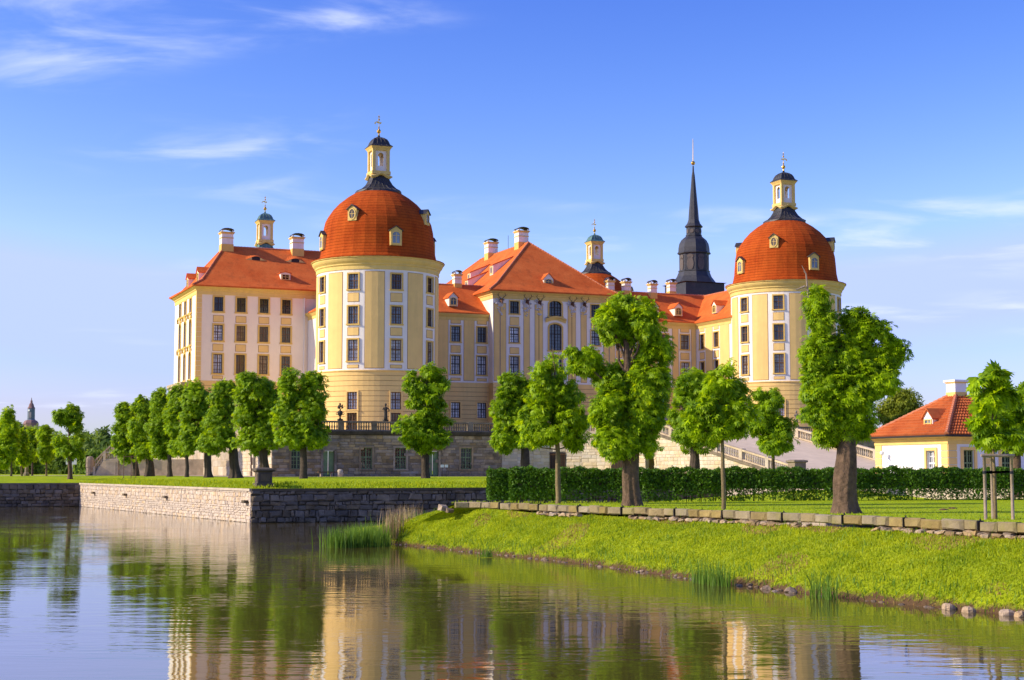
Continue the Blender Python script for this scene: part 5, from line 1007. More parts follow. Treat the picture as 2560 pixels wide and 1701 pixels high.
def tree(name, label, bx, Y, px, trunk_px, n, size, mat='leaf', bark='bark_island', clump=.55, per=14, nleaf=5, group=None, z=None, fork=None, seed=0, droop=.6, shell=.5, flare=1.35, limbs=True, lean=0.0, tz=None):
    """bx: trunk foot pixel column, Y: distance, px: crown lobes (x, y, rx, ry) measured on the photo"""
    p = atd2(bx, 1100, Y); base = Vector((p.x, p.y, z if z is not None else ZI - .05)); o = empty(name, base, 0, label, 'tree', group); rg = np.random.default_rng(100 + seed); rr = random.Random(seed)
    lob = px_lobes(px, Y, base, seed=seed, cut=clump * .32 + size * .1); P, out = crown_points(lob, n, rg, clump, per, shell, 0.0 if size > .6 else (1.0 if Y > 90 else 1.35))
    nn = len(P); up = np.zeros((nn, 3)); up[:, 2] = 1
    A = out * .55 + rg.normal(size=(nn, 3)) * .45; A[:, 2] -= droop; Nn = out * .6 + up * .75 + rg.normal(size=(nn, 3)) * .45; Nn -= A * ((Nn * A).sum(1) / np.maximum((A * A).sum(1), 1e-6))[:, None]
    V, Q = leaf_geo(P, A, Nn, size * (.7 + .6 * rg.random(nn)), nleaf)
    c = bpy.data.objects.new('crown', fast_mesh('crown', V, Q, mat)); link(c, o); tag(c, kind='stuff')
    # trunk and limbs
    k = K * Y / FPX; r0 = trunk_px * k / 2; top = max(l[2] + l[5] * .3 for l in lob); cx = sum(l[0] for l in lob) / len(lob); mid = min(l[2] - l[5] * .6 for l in lob) if tz is None else tz
    b = MB(); N = 12 if r0 < .3 else 44; pts = []; rad = []
    for i in range(N + 1):
        t = i / N; zz = -0.15 + (top * .82 + .15) * t; pts.append((lean * t + cx * .7 * t * t + (rr.uniform(-1, 1) if N == 12 else math.sin(zz * 1.7 + seed)) * r0 * .12, (rr.uniform(-1, 1) if N == 12 else math.cos(zz * 1.3)) * r0 * .12, zz)); rad.append(r0 * (1 - .72 * t ** 1.5) * (1 + (flare - 1) * math.exp(-max(zz, 0) / (r0 * .75))) * (rr.uniform(.94, 1.06) if N == 12 else 1 + .05 * math.sin(zz * 2.9 + seed)))
    ns = 56 if N == 44 else 12; rs = []; ph = [rr.uniform(0, 6.28) for _ in range(4)]
    for i, (q, r_) in enumerate(zip(pts, rad)):
        ring = []
        for j in range(ns):
            a = 2 * math.pi * j / ns; bulge = 1 + .05 * math.sin(5 * a + ph[0] + q[2] * .6) + .04 * math.sin(9 * a + ph[1] - q[2] * .8) + (.28 * max(0, math.sin(4 * a + ph[2])) ** 2 * math.exp(-max(q[2], 0) / (r0 * .8)) * .5 if flare > 1.2 else 0)
            if N == 44: bulge += .09 * (abs(mnoise.noise(Vector((math.cos(a) * 4.5, math.sin(a) * 4.5, q[2] * 1.1 + seed)))) - .3) + .05 * mnoise.noise(Vector((math.cos(a) * 2, math.sin(a) * 2, q[2] * .9)))
            ring.append((q[0] + r_ * bulge * math.cos(a), q[1] + r_ * bulge * math.sin(a), q[2]))
        rs.append(ring)
    b.ring(rs, 0, False, True); b.build('trunk', bark, o, smooth=True)
    if limbs:
        b = MB()
        for l in lob:
            e = Vector(l[:3]); zz = max(mid * .9, min(e.z * .75, top * .7)); t = (zz + .15) / (top * .82 + .15); s = Vector((lean * t + cx * .7 * t * t, 0, zz)); m_ = s.lerp(e, .5) + Vector((rr.uniform(-.1, .1), rr.uniform(-.1, .1), -.12)) * (e - s).length; rl = max(r0 * .34 * (1 - .5 * min(1, t)), .02); b.tube([s, m_, e, e + Vector((rr.uniform(-.4, .4) * l[3], rr.uniform(-.3, .3) * l[4], .45 * l[5]))], [rl, rl * .75, rl * .5, rl * .2], 6)
            for q in range(4): a = rr.uniform(0, 6.28); f = e + Vector((math.cos(a) * l[3] * .75, math.sin(a) * l[4] * .7, rr.uniform(-.5, .7) * l[5])); b.tube([m_.lerp(e, rr.uniform(.1, .9)), e.lerp(f, .5) + Vector((0, 0, .08)), f], [rl * .4, rl * .28, rl * .1], 5)
        b.build('limbs', bark, o, smooth=True)
    return o
ROWG = 'chestnut trees along the moat wall'
def ud(x2, u): P = None; d = ray(x2 * K, 1190); k = (u + X0 * ca + D0 * sa) / (d.x * ca + d.y * sa); return d.y * k
def vd(x2, v): d = ray(x2 * K, 1190); k = (v + X0 * -sa + D0 * ca) / (d.x * -sa + d.y * ca); return d.y * k
row = [(700, [(688, 888, 46, 50), (722, 900, 30, 48), (662, 910, 28, 45), (690, 950, 56, 45), (652, 990, 20, 38), (695, 1005, 60, 40), (735, 985, 20, 45)], 17, 'dense clipped chestnut right of the stone pedestal, tallest of the left row', vd(700, -50)),
       (609, [(588, 888, 44, 38), (558, 930, 24, 52), (590, 955, 48, 48), (626, 925, 16, 48), (596, 1014, 50, 38)], 22, 'chestnut with trunk hidden behind the stone pedestal', ud(609, -23)),
       (541, [(514, 908, 33, 34), (506, 962, 38, 48), (504, 1014, 40, 36)], 23, 'thick-trunked chestnut, second left of the stone pedestal', ud(541, -24)),
       (480, [(456, 916, 35, 38), (450, 970, 36, 48), (456, 1020, 44, 32)], 17, 'chestnut with split trunk, third left of the pedestal', ud(480, -24.3)),
       (431, [(414, 918, 23, 30), (412, 965, 26, 48), (420, 1024, 32, 30)], 9, 'slim-trunked chestnut, fourth left of the pedestal', ud(431, -24.6)),
       (391, [(374, 926, 27, 32), (369, 978, 30, 48), (374, 1030, 32, 27)], 11, 'chestnut fifth left of the pedestal, between slim and stout trunks', ud(391, -25)),
       (344, [(335, 936, 27, 30), (330, 985, 34, 48), (334, 1038, 32, 24)], 19, 'stout-trunked chestnut, second from the left end of the clipped row', ud(344, -25.5)),
       (312, [(290, 956, 25, 30), (282, 1003, 27, 34), (294, 1040, 32, 26)], 14, 'leftmost chestnut of the clipped row, in front of the garden stairs', ud(312, -26))]
for i, (bx, px, tp, lab, Y) in enumerate(row): tree('chestnut_tree', lab, bx, Y, px, tp, 8000 if i < 4 else 6000, .30, 'leaf', 'bark_island', .52, 20, 5, ROWG, seed=i, z=2.9 if i == 0 else 2.95)
tree('chestnut_tree', 'round clipped chestnut alone on the grass in front of the castle terrace', 981, vd(981, -50), [(985, 878, 48, 38), (985, 930, 40, 32), (958, 985, 36, 36), (1008, 985, 36, 42), (985, 1008, 56, 28)], 19, 5000, .40, 'leaf', 'bark_island', .58, 30, 5, ROWG, seed=9, z=2.72)
tree('chestnut_tree', 'dark rounded chestnut behind the left end of the hedge', 1212, 118, [(1192, 888, 36, 42), (1162, 945, 28, 58), (1200, 955, 38, 60), (1178, 1015, 46, 32)], 22, 5200, .33, 'leaf', 'bark_island', .5, 26, 5, ROWG, seed=10)
tree('chestnut_tree', 'chestnut with leafy trunk behind the hedge, before the ramp wall', 1600, 104, [(1598, 885, 36, 36), (1578, 940, 38, 50), (1622, 930, 38, 50), (1605, 1000, 55, 40)], 25, 5200, .33, 'leaf', 'bark_island', .5, 26, 5, seed=11, z=2.6)
tree('young_tree', 'small two-tiered young chestnut behind the hedge beside the ramp balustrade', 1783, 98, [(1768, 920, 34, 30), (1748, 965, 26, 36), (1792, 985, 36, 36), (1782, 1022, 44, 20)], 9, 3400, .34, 'leaf', 'bark_island', .42, 12, 5, seed=12, z=2.5)
tree('young_tree', 'bright cone-shaped young chestnut with slim trunk behind the kerb', 1287, 73.5, [(1274, 808, 14, 32), (1270, 855, 34, 38), (1255, 905, 44, 40), (1298, 905, 42, 42), (1240, 965, 44, 42), (1310, 965, 44, 42), (1275, 985, 62, 42), (1222, 1012, 26, 18), (1330, 1012, 30, 24)], 13, 5600, .27, 'leaf_young', 'bark_young', .32, 13, 5, seed=13, z=LZ, flare=1.1, shell=.35)
tree('young_tree', 'airy young chestnut with thin pale trunk between the two thick-trunked trees', 1667, 63.5, [(1676, 842, 14, 22), (1640, 862, 20, 24), (1655, 895, 40, 32), (1692, 900, 34, 32), (1635, 945, 46, 36), (1695, 955, 42, 38), (1665, 985, 60, 36), (1605, 975, 30, 32)], 10.5, 3200, .27, 'leaf_young', 'bark_young', .30, 9, 5, seed=14, z=LZ, flare=1.1, shell=.1)
tree('chestnut_tree', 'big gnarled chestnut with three-tiered crown and thick trunk right of the picture centre', 1456, 69.0, [(1455, 705, 52, 34), (1398, 735, 26, 38), (1425, 770, 40, 26), (1490, 745, 36, 46), (1348, 828, 36, 34), (1322, 812, 14, 14), (1375, 850, 20, 16), (1512, 812, 42, 34), (1475, 842, 24, 16), (1430, 878, 58, 42), (1495, 880, 46, 52), (1405, 945, 40, 54), (1470, 955, 62, 58), (1425, 1015, 56, 42), (1500, 1000, 30, 44)], 40, 23000, .24, 'leaf_young', 'bark', .36, 20, 5, seed=15, z=LZ, flare=1.22, shell=.45, tz=3.0)
tree('chestnut_tree', 'big chestnut with massive bark trunk and lopsided crown before the guard house', 1949, 57.2, [(1882, 690, 18, 30), (1896, 738, 30, 32), (1872, 700, 10, 14), (1968, 735, 30, 26), (2005, 765, 42, 32), (2050, 812, 40, 34), (1888, 812, 38, 44), (1955, 820, 58, 56), (2015, 872, 50, 44), (1890, 885, 40, 46), (1955, 905, 58, 56), (1895, 948, 40, 36), (1955, 975, 58, 42), (1905, 1000, 26, 26)], 54, 24000, .21, 'leaf_young', 'bark', .33, 20, 5, seed=16, z=LZ, flare=1.22, shell=.45, tz=2.6)
sap = tree('young_tree', 'staked sapling with large bright leaves at the right edge', 2292, 50.2, [(2290, 868, 30, 12), (2262, 880, 18, 10), (2300, 915, 42, 20), (2270, 930, 26, 14), (2300, 962, 44, 18), (2268, 975, 24, 14), (2305, 1005, 46, 18)], 9, 560, .36, 'leaf_young', 'bark_young', .24, 8, 7, seed=17, z=LZ, flare=1.0, shell=.2)
tree('chestnut_tree', 'shaded chestnut behind the sapling at the right edge', 2342, 88, [(2348, 918, 44, 32), (2330, 975, 44, 46), (2395, 960, 50, 60), (2345, 1015, 46, 24)], 22, 4500, .36, 'leaf', 'bark', .5, 14, 5, seed=18, z=LZ + .2)
tree('background_tree', 'olive-green round tree behind the guard house roof', 2085, 234, [(2082, 922, 34, 28), (2052, 945, 30, 26), (2112, 948, 26, 20), (2075, 965, 50, 24)], 10, 3200, .75, 'leaf_olive', 'bark_island', 1.1, 14, 3, seed=19)
tree('park_tree', 'open-branched tree with forked bare limbs on the far left lawn', 161, 158, [(155, 955, 26, 24), (138, 965, 14, 20), (172, 975, 14, 22), (136, 1015, 16, 18), (178, 1010, 16, 22), (155, 1040, 32, 20)], 10, 1900, .45, 'leaf', 'bark', .5, 9, 5, seed=20, z=2.75, shell=.15)
PG = 'trees on the far left lawn'
tree('park_tree', 'tall pointed young tree at the far left edge', 26, 165, [(20, 955, 10, 18), (18, 985, 18, 22), (20, 1025, 24, 28), (10, 1055, 22, 22)], 5, 2600, .42, 'leaf_young', 'bark_young', .5, 12, 5, PG, seed=21, z=2.8, flare=1.1)
tree('park_tree', 'bushy dark young tree, second from the left edge', 74, 185, [(72, 1005, 14, 18), (72, 1040, 18, 26)], 5, 2200, .42, 'leaf', 'bark_island', .5, 12, 5, PG, seed=22, z=2.9, flare=1.1)
tree('park_tree', 'slim bright young tree left of the open-branched tree', 107, 178, [(102, 1000, 13, 20), (104, 1040, 17, 26)], 5, 2200, .42, 'leaf_young', 'bark_young', .5, 12, 5, PG, seed=23, z=2.9, flare=1.1)
tree('park_tree', 'round leafy tree between the pointed tree and the bushy dark one', 50, 176, [(47, 1010, 15, 22), (50, 1045, 19, 24)], 5, 2200, .42, 'leaf_young', 'bark_young', .5, 12, 5, PG, seed=25, z=2.85, flare=1.1)
tree('park_tree', 'low leafy tree at the picture edge beside the pointed one', -6, 172, [(-4, 1010, 20, 30), (2, 1050, 22, 26)], 5, 2200, .42, 'leaf', 'bark_young', .5, 12, 5, PG, seed=24, z=2.85, flare=1.1)
WG = 'trees of the wood beyond the lawn'
rw = random.Random(5)
wood = [(35, 300, 975, 'leaf_far', 'dark tree of the far wood beneath the church tower, left one'), (62, 320, 985, 'leaf_olive', 'olive tree of the far wood just right of the church tower foot'), (95, 300, 980, 'leaf_far', 'tree of the far wood left of the open-branched tree'), (128, 290, 1000, 'leaf_far', 'dark wood tree behind the open-branched tree'), (185, 310, 995, 'leaf_far', 'wood tree right of the open-branched tree'), (212, 300, 1000, 'leaf_far', 'pale wood tree between open-branched tree and stairs'), (240, 330, 990, 'leaf_dark', 'thin-topped wood tree rising behind the garden stairs'), (165, 260, 1040, 'leaf_dark', 'low dark wood tree behind the white board'), (205, 250, 1045, 'leaf_far', 'low dark wood tree left of the garden stairs'), (8, 320, 965, 'leaf_far', 'wood tree at the very left edge'), (270, 320, 1015, 'leaf_dark', 'dark wood tree behind the leftmost clipped chestnut'), (55, 250, 1045, 'leaf_far', 'low dark wood tree behind the young trees')]
for i, (x, Y, ty, m, lab) in enumerate(wood):
    h = 1085 - ty; tree('wood_tree', lab, x, Y, [(x + rw.uniform(-6, 6), ty + h * .22, 16, h * .24), (x - 10, ty + h * .5, 18, h * .3), (x + 12, ty + h * .55, 18, h * .3), (x, ty + h * .8, 26, h * .28)], 4, 2400, 1.15, m, 'bark_island', 1.2, 14, 3, WG, seed=40 + i, limbs=False)
def wood_mass(name, segs_, n, size, mat):
    rg = np.random.default_rng(77); P = []
    for (x0, x1, Y, h) in segs_:
        k = n // len(segs_); X = rg.uniform(x0, x1, k); hh = h * (.75 + .25 * np.sin(X * .21 + Y) * np.sin(X * .057)); P.append(np.stack([X, Y + rg.normal(size=k) * 4, ZI + hh * rg.random(k) ** .8], 1))
    P = np.concatenate(P); nn = len(P); A = rg.normal(size=(nn, 3)); Nn = rg.normal(size=(nn, 3)); Nn[:, 1] -= .6; Nn[:, 2] += .5; V, Q = leaf_geo(P, A, Nn, size * (.7 + .6 * rg.random(nn)), 3)
    o = bpy.data.objects.new(name, fast_mesh(name, V, Q, mat)); link(o); return tag(o, 'dark mass of far woodland closing the horizon', 'woodland', kind='stuff')
wood_mass('far_woodland', [(-330, -60, 345, 10), (-320, -60, 300, 8), (-300, -55, 270, 6), (150, 330, 420, 9), (60, 240, 330, 6)], 32000, 1.6, 'leaf_dark')
# bare broken twig above the right-hand crown
b = MB(); p = [atd2(1866, 700, 57.1), atd2(1860, 655, 57.1), atd2(1858, 632, 57.1), atd2(1848, 612, 57.1)]; b.tube(p, [.05, .035, .025, .008], 5); b.tube([p[2], atd2(1851, 625, 57.1)], [.02, .006], 4); b.tube([atd2(1855, 660, 57.1), atd2(1835, 668, 57.1)], [.05, .02], 5)
tw = b.build('dead_branch', 'stake'); big = [o for o in bpy.data.objects if o.get('label', '').startswith('big chestnut with massive')][0]; tw.parent = big; tw.matrix_parent_inverse = Matrix.Translation(-Vector(big.location))

# hedges
def hedge(label, x0, x1, y0, y1, z0, z1, n, seed, wob=0.12, gaps=0.0):
    o = root('hedge', label, 'hedge'); rg = np.random.default_rng(seed); L = x1 - x0; T = y1 - y0; H = z1 - z0
    f = rg.random(n); X = x0 + L * rg.random(n); Z = z0 + H * rg.random(n) ** .9; Yy = np.where(rg.random(n) < .72, y0, y1) + rg.normal(size=n) * .06
    top = f < .36; Yy = np.where(top, y0 + T * rg.random(n), Yy); Z = np.where(top, z1 + rg.normal(size=n) * .045, Z)
    end = (f > .36) & (f < .44); X = np.where(end, np.where(rg.random(n) < .75, x0, x1) + rg.normal(size=n) * .05, X); Yy = np.where(end, y0 + T * rg.random(n), Yy)
    wv = wob * (np.sin(X * 1.7) * .5 + np.sin(X * 4.1 + 1) * .3); P = np.stack([X, Yy + np.where(top, 0, wv), Z + np.where(top, .06 * np.sin(X * 2.3) + .05 * np.sin(X * 7.7), 0)], 1)
    if gaps:                                          # thin, see-through foot
        keep = rg.random(n) < np.clip((Z - z0) / (H * .45), 0.12 + .5 * (np.sin(X * 1.1) * np.sin(X * .37 + 2) < .2), 1); P, top = P[keep], top[keep]
    nn = len(P); out = np.zeros((nn, 3)); out[:, 1] = -1; out[top] = (0, 0, 1); A = rg.normal(size=(nn, 3)) * .8 + out * .2; A[:, 2] += .2; Nn = out * 1.1 + rg.normal(size=(nn, 3)) * .5
    V, Q = leaf_geo(P, A, Nn, .085 * (.7 + .8 * rg.random(nn)), 3, .15, .6); c = bpy.data.objects.new('foliage', fast_mesh('foliage', V, Q, 'leaf_hedge')); link(c, o); tag(c, kind='stuff')
    b = MB(); i = .16; b.box((x0 + i, y0 + i, z0 + (H * .42 if gaps else .05)), (x1 - i, y1 - i, z1 - .14)); b.build('inner_twigs', 'bark_island', o)
    b = MB(); r = random.Random(seed)
    for k in range(int(L * 3.2)): x = x0 + .15 + (L - .3) * r.random(); y = y0 + .15 + (T - .3) * r.random(); b.tube([(x, y, z0 - .1), (x + r.uniform(-.12, .12), y, z0 + H * .5)], [.022, .012], 4)
    b.build('stems', 'bark_island', o); return o
HX = lambda x2, Y: (x2 * K - 1280) / FPX * Y
hedge('long dark clipped hedge running behind the thick-trunked trees to the right edge', HX(1180, 79), 36, 79, 80.5, LZ, 3.6, 70000, 5, gaps=1)
hedge('short clipped hedge end peeking out left behind the long hedge', HX(1126, 84), HX(1300, 84), 84, 85.5, LZ, 3.62, 13000, 6)

# ------------------------------------------------------------------ grass blades on the bank and lawns, reeds, shore stones
def blades(name, P, h, mat, label, cat, lean=.5, width=.02, parent=None, seed=1, tri=True):
    rg = np.random.default_rng(seed); n = len(P); a = rg.uniform(0, 2 * np.pi, n); dx = np.stack([np.cos(a), np.sin(a), np.zeros(n)], 1); b_ = rg.uniform(0, 2 * np.pi, n); ln = np.stack([np.cos(b_), np.sin(b_), np.zeros(n)], 1) * (lean * rg.random(n) * h)[:, None]; up = np.zeros((n, 3)); up[:, 2] = h
    w = width * (.6 + .8 * rg.random(n)); V = np.stack([P - dx * w[:, None], P + dx * w[:, None], P + dx * (w * .7)[:, None] + ln * .35 + up * .55, P - dx * (w * .7)[:, None] + ln * .35 + up * .55, P + ln + up], 1)
    Q = np.arange(n)[:, None] * 5; q1 = np.concatenate([Q, Q + 1, Q + 2, Q + 3], 1); q2 = np.concatenate([Q + 3, Q + 2, Q + 4, Q + 4], 1)
    V = V.reshape(-1, 3); me = bpy.data.meshes.new(name); F = np.concatenate([q1, Q + 3, Q + 2, Q + 4], 1).reshape(-1); ls = np.stack([np.arange(n) * 7, np.arange(n) * 7 + 4], 1).ravel()
    me.vertices.add(len(V)); me.vertices.foreach_set('co', V.astype(np.float32).ravel()); me.loops.add(len(F)); me.loops.foreach_set('vertex_index', F.astype(np.int32)); me.polygons.add(2 * n); me.polygons.foreach_set('loop_start', ls.astype(np.int32)); me.materials.append(M[mat]); me.update(calc_edges=True)
    o = bpy.data.objects.new(name, me); link(o, parent); return o
def bank_grass():
    rg = np.random.default_rng(3); n = 100000; I = rg.uniform(0, NB - 1.01, n); q = .05 + .93 * rg.random(n); grid = np.array([[list(bank_pt(i, j / NA)) for j in range(NA + 1)] for i in range(NB)]); a = I.astype(int); fa = (I - a)[:, None]; c = np.minimum((q * NA).astype(int), NA - 1); fc = (q * NA - c)[:, None]
    P = (grid[a, c] * (1 - fa) + grid[a + 1, c] * fa) * (1 - fc) + (grid[a, c + 1] * (1 - fa) + grid[a + 1, c + 1] * fa) * fc
    pat = np.sin(P[:, 0] * 1.9 + np.sin(P[:, 1] * 1.3) * 2) * np.sin(P[:, 1] * 2.3 + P[:, 0]); h = .03 + .06 * rg.random(n) + .05 * np.clip(pat, 0, 1)
    bare = (np.sin(P[:, 0] * .9 + 2.1 * np.sin(P[:, 1] * .45)) + np.sin(P[:, 1] * 1.1 + P[:, 0] * .6) + .5 * np.sin(P[:, 0] * 3.1)) > 1.0      # worn, dry patches
    low = P[:, 2] < .12; keep = ~((bare & (rg.random(n) < .8)) | (low & (rg.random(n) < .75)))
    o = blades('bank_grass', P[keep], h[keep], 'blade', '', '', .8, .016, seed=4); tag(o, 'short sunlit grass covering the sloping bank', 'grass', kind='stuff')
    o = blades('dry_grass', P[bare][::2], .04 + .07 * rg.random(len(P[bare][::2])), 'blade_dry', '', '', .9, .013, seed=5); tag(o, 'dry straw-coloured grass in worn patches of the bank', 'grass', kind='stuff')
    tall = (q < .22) & (rg.random(n) < .10) | (rg.random(n) < .012); o = blades('long_grass', P[tall], .14 + .2 * rg.random(tall.sum()), 'reed', '', '', .8, .012, seed=6); tag(o, 'longer green grass tufts scattered over the bank', 'grass', kind='stuff')
bank_grass()
def lawn_grass():
    rg = np.random.default_rng(8); n = 16000; X = rg.uniform(-3, 32, n); Y = rg.uniform(43, 79, n); kx = np.array([p.x for p in kerb]); ky = np.array([p.y for p in kerb]); yy = np.interp(X, kx, ky); keep = Y > yy + .15; P = np.stack([X, Y, np.full(n, LZ)], 1)[keep]; tag(blades('lawn_grass', P, .05 + .05 * rg.random(len(P)), 'blade', '', '', .7, .018, seed=9), 'short grass on the lawn between kerb and hedge', 'grass', kind='stuff')
    Pn = []
    for A, B, n in ((C_, Dk, 7000), (I2, C_, 6000)):
        t = rg.random(n); d = (B - A).normalized(); nr = Vector((-d.y, d.x, 0)); q = rg.random(n) * 3.5 - .1; s = np.outer(1 - t, np.array(A)) + np.outer(t, np.array(B)) + np.outer(q, np.array(nr)); s[:, 2] = EDGE - .03 + (ZI - EDGE) * np.sin(np.clip(q / 8.2, 0, 1) * np.pi / 2); Pn.append(s)
    P = np.concatenate(Pn); tag(blades('verge_grass', P, .10 + .14 * rg.random(len(P)), 'blade', '', '', .8, .035, seed=10), 'longer grass fringe along the top of the moat walls', 'grass', kind='stuff')
lawn_grass()
def reed_clump(label, pts, n, h0, h1, spread, mat, seed, grp=None, wid=.018, lean=.28):
    rg = np.random.default_rng(seed); c = rg.integers(0, len(pts), n); P = np.array([list(p) for p in pts])[c] + rg.normal(size=(n, 3)) * np.array([spread, spread, 0]); P[:, 2] -= .08; o = empty('reed_clump', Vector(pts[0]), 0, label, 'reeds', grp); P = P - np.array(list(pts[0])); c = blades('blades', P, rg.uniform(h0, h1, n), mat, '', '', lean, wid, o, seed=seed); tag(c, kind='stuff'); return o
reed_clump('tall bright green reeds at the left tip of the grass bank', [atz2(x, y, 0.0) for x, y in ((765, 1262), (785, 1262), (805, 1261), (825, 1260), (845, 1260), (865, 1258), (880, 1256), (820, 1254), (850, 1250))], 950, .7, 1.25, .32, 'reed', 1)
reed_clump('dry tan reed stalks behind the green reeds', [atz2(x, y, .35) for x, y in ((900, 1238), (912, 1236), (925, 1232), (940, 1228), (955, 1222))], 360, .9, 1.7, .25, 'reed_dry', 2, lean=.16)
reed_clump('dark green reed blades mixed into the dry stalks by the moat wall', [atz2(x, y, .3) for x, y in ((890, 1240), (915, 1236), (935, 1230), (950, 1226))], 220, .8, 1.4, .3, 'reed', 3, lean=.2)
reed_clump('bushy iris clump at the waterline, left of the leaning one', [atz2(x, y, 0.05) for x, y in ((1612, 1340), (1630, 1343), (1650, 1346), (1672, 1348))], 240, .45, .85, .16, 'reed', 4, wid=.013)
reed_clump('sparse leaning iris clump at the waterline toward the right', [atz2(x, y, 0.05) for x, y in ((1880, 1374), (1900, 1377), (1915, 1378))], 90, .45, .95, .13, 'reed', 5, wid=.014, lean=.5)
reed_clump('tiny tuft of green blades at the waterline in mid bank', [atz2(1122, 1280, .1)], 70, .3, .5, .15, 'reed', 6, wid=.012)
def rock_mesh(seed, mat):
    r = random.Random(seed); b = MB(); n = 9; rs = []; ph = r.uniform(0, 9)
    for z, k in ((-.5, .75), (-.2, 1.0), (.05, .95), (.25, .72), (.36, .35)):
        ring = []
        for j in range(n):
            a = 2 * math.pi * j / n; w = 1 + .32 * mnoise.noise(Vector((math.cos(a) * 1.2, math.sin(a) * 1.2, z * 2 + ph))); ring.append((k * .5 * math.cos(a) * w, k * .5 * math.sin(a) * w, z + .12 * mnoise.noise(Vector((math.cos(a) * 1.5 + ph, math.sin(a) * 1.5, z)))))
        rs.append(ring)
    b.ring(rs, 0, True, True); return b.mesh('rock', mat)
RK = [rock_mesh(i, 'rock') for i in range(8)]; RKP = [rock_mesh(20 + i, 'rock_pale') for i in range(4)]
def shore_rocks():
    r = random.Random(17)
    for i in range(270):
        t = 10 + (NB - 14) * (i + r.uniform(-.4, .4)) / 270
        if math.sin(t * .55) + math.sin(t * 1.37 + 1) < -.55: continue
        p = bank_pt(max(0.0, t), r.uniform(.0, .06)); s = r.uniform(.09, .22) * (1.6 if r.random() < .1 else 1); o = inst('shore_rock', r.choice(RK), None, (p.x, p.y, max(p.z, -.04) + s * .10), rot=(r.uniform(-.3, .3), r.uniform(-.3, .3), r.uniform(0, 6.3)), scale=(s * 1.3, s, s * .75)); tag(o, 'small dark rock among many lining the waterline of the grass bank', 'rock', 'dark rocks along the waterline')
    for lab, x, y, s in (('largest pale boulder at the waterline near the right edge', 2185, 1399, .34), ('flat pale boulder right of the largest pale one', 2232, 1406, .32), ('rounded pale boulder partly in the water at far right', 2322, 1413, .34), ('brownish pale stone in the bank above the rounded boulder', 2262, 1398, .26), ('last pale stone at the right picture edge by the water', 2352, 1416, .3)):
        p = atz2(x, y, .06); tag(inst('shore_rock', r.choice(RKP), None, (p.x, p.y, .05), rot=(r.uniform(-.2, .2), r.uniform(-.2, .2), r.uniform(0, 6)), scale=(s * 1.35, s, s * .8)), lab, 'rock')
shore_rocks()
for x, y, s in ((1490, 1320, 1.0), (1530, 1312, .8), (1925, 1345, .9), (2010, 1372, .6), (2130, 1365, .5)):
    pass
# ------------------------------------------------------------------ kerb of stone slabs
def kerb_wall():
    o = root('kerb_wall', 'low crumbling kerb of mossy sandstone slabs along the lawn edge', 'kerb'); r = random.Random(4)
    L = [0]
    for a, c in zip(kerb, kerb[1:]): L.append(L[-1] + (c - a).length)
    def P(s):
        s = min(max(s, 0), L[-1] - 1e-4); k = max(j for j in range(len(L) - 1) if L[j] <= s); return kerb[k].lerp(kerb[k + 1], (s - L[k]) / (L[k + 1] - L[k]))
    s = 0; c = 0; h = .30
    while s < L[-1] - .3:
        w = r.uniform(.62, 1.0); a, b_ = P(s), P(s + w); d = (b_ - a); ang = math.atan2(d.y, d.x); m = (a + b_) / 2; inst('kerb_stone', r.choice(STM['kerb']), o, (m.x, m.y, LZ + .1 - h / 2 + r.uniform(-.02, .02)), rot=(0, -math.atan2(d.z, d.xy.length) + r.uniform(-.015, .015), ang + r.uniform(-.02, .02)), scale=(w - .02, .26, h * r.uniform(.94, 1.08)))
        s += w; c += 1
        if c % 4 == 0:
            q = P(s); b = MB(); b.box((-.014, -.15, -.3), (.014, .05, .02)); b.lathe([(.016, .02), (.03, .04), (.02, .07), (.006, .08)], 6, (0, -.02)); b.build('iron_post', 'iron', o, loc=(q.x, q.y, LZ + .1), rz=ang)
    n = 210
    for i in range(n):                                # broken footing stones under the slabs
        s = L[-1] * (.10 + .9 * i / n); 
        if math.sin(s * .9) + math.sin(s * .37 + 1) < -.7: continue
        q = P(s); d = P(s + .1) - P(s - .1); d.normalize(); nr = Vector((d.y, -d.x, 0)); w = r.uniform(.14, .42); hh = r.uniform(.07, .16); dr = r.uniform(.0, .16); p = q + nr * (.06 + r.uniform(0, .1) + dr); inst('footing_stone', r.choice(STM['rubble']), o, (p.x, p.y, LZ - .27 - dr * .35), rot=(r.uniform(-.15, .15), r.uniform(-.2, .2), math.atan2(d.y, d.x) + r.uniform(-.2, .2)), scale=(w, .28, hh))
    q = P(0); 
    for k, (dx, dy, s) in enumerate(((-.55, .3, .42), (-.25, .1, .3))): inst('footing_stone', STM['rubble'][k], o, (q.x + dx, q.y + dy, LZ - .2 - .12 * k), rot=(.2, .1, .6), scale=(s, s * .8, s * .7))
kerb_wall()
# mole hills on the lawn
for lab, x, y in (('brown molehill on the lawn right of the massive trunk, left of two', 2174, 1178), ('brown molehill on the lawn, right one of the two', 2196, 1175)):
    p = atz2(x, y, LZ); b = MB(); r = random.Random(x); b.ring([[(k * .22 * math.cos(t) * r.uniform(.8, 1.2), k * .2 * math.sin(t) * r.uniform(.8, 1.2), z) for t in [2 * math.pi * i / 9 for i in range(9)]] for k, z in ((1.2, -.02), (.95, .04), (.6, .08), (.2, .1))], 0, False, True); tag(b.build('molehill', 'soil', loc=p, smooth=True), lab, 'molehill')
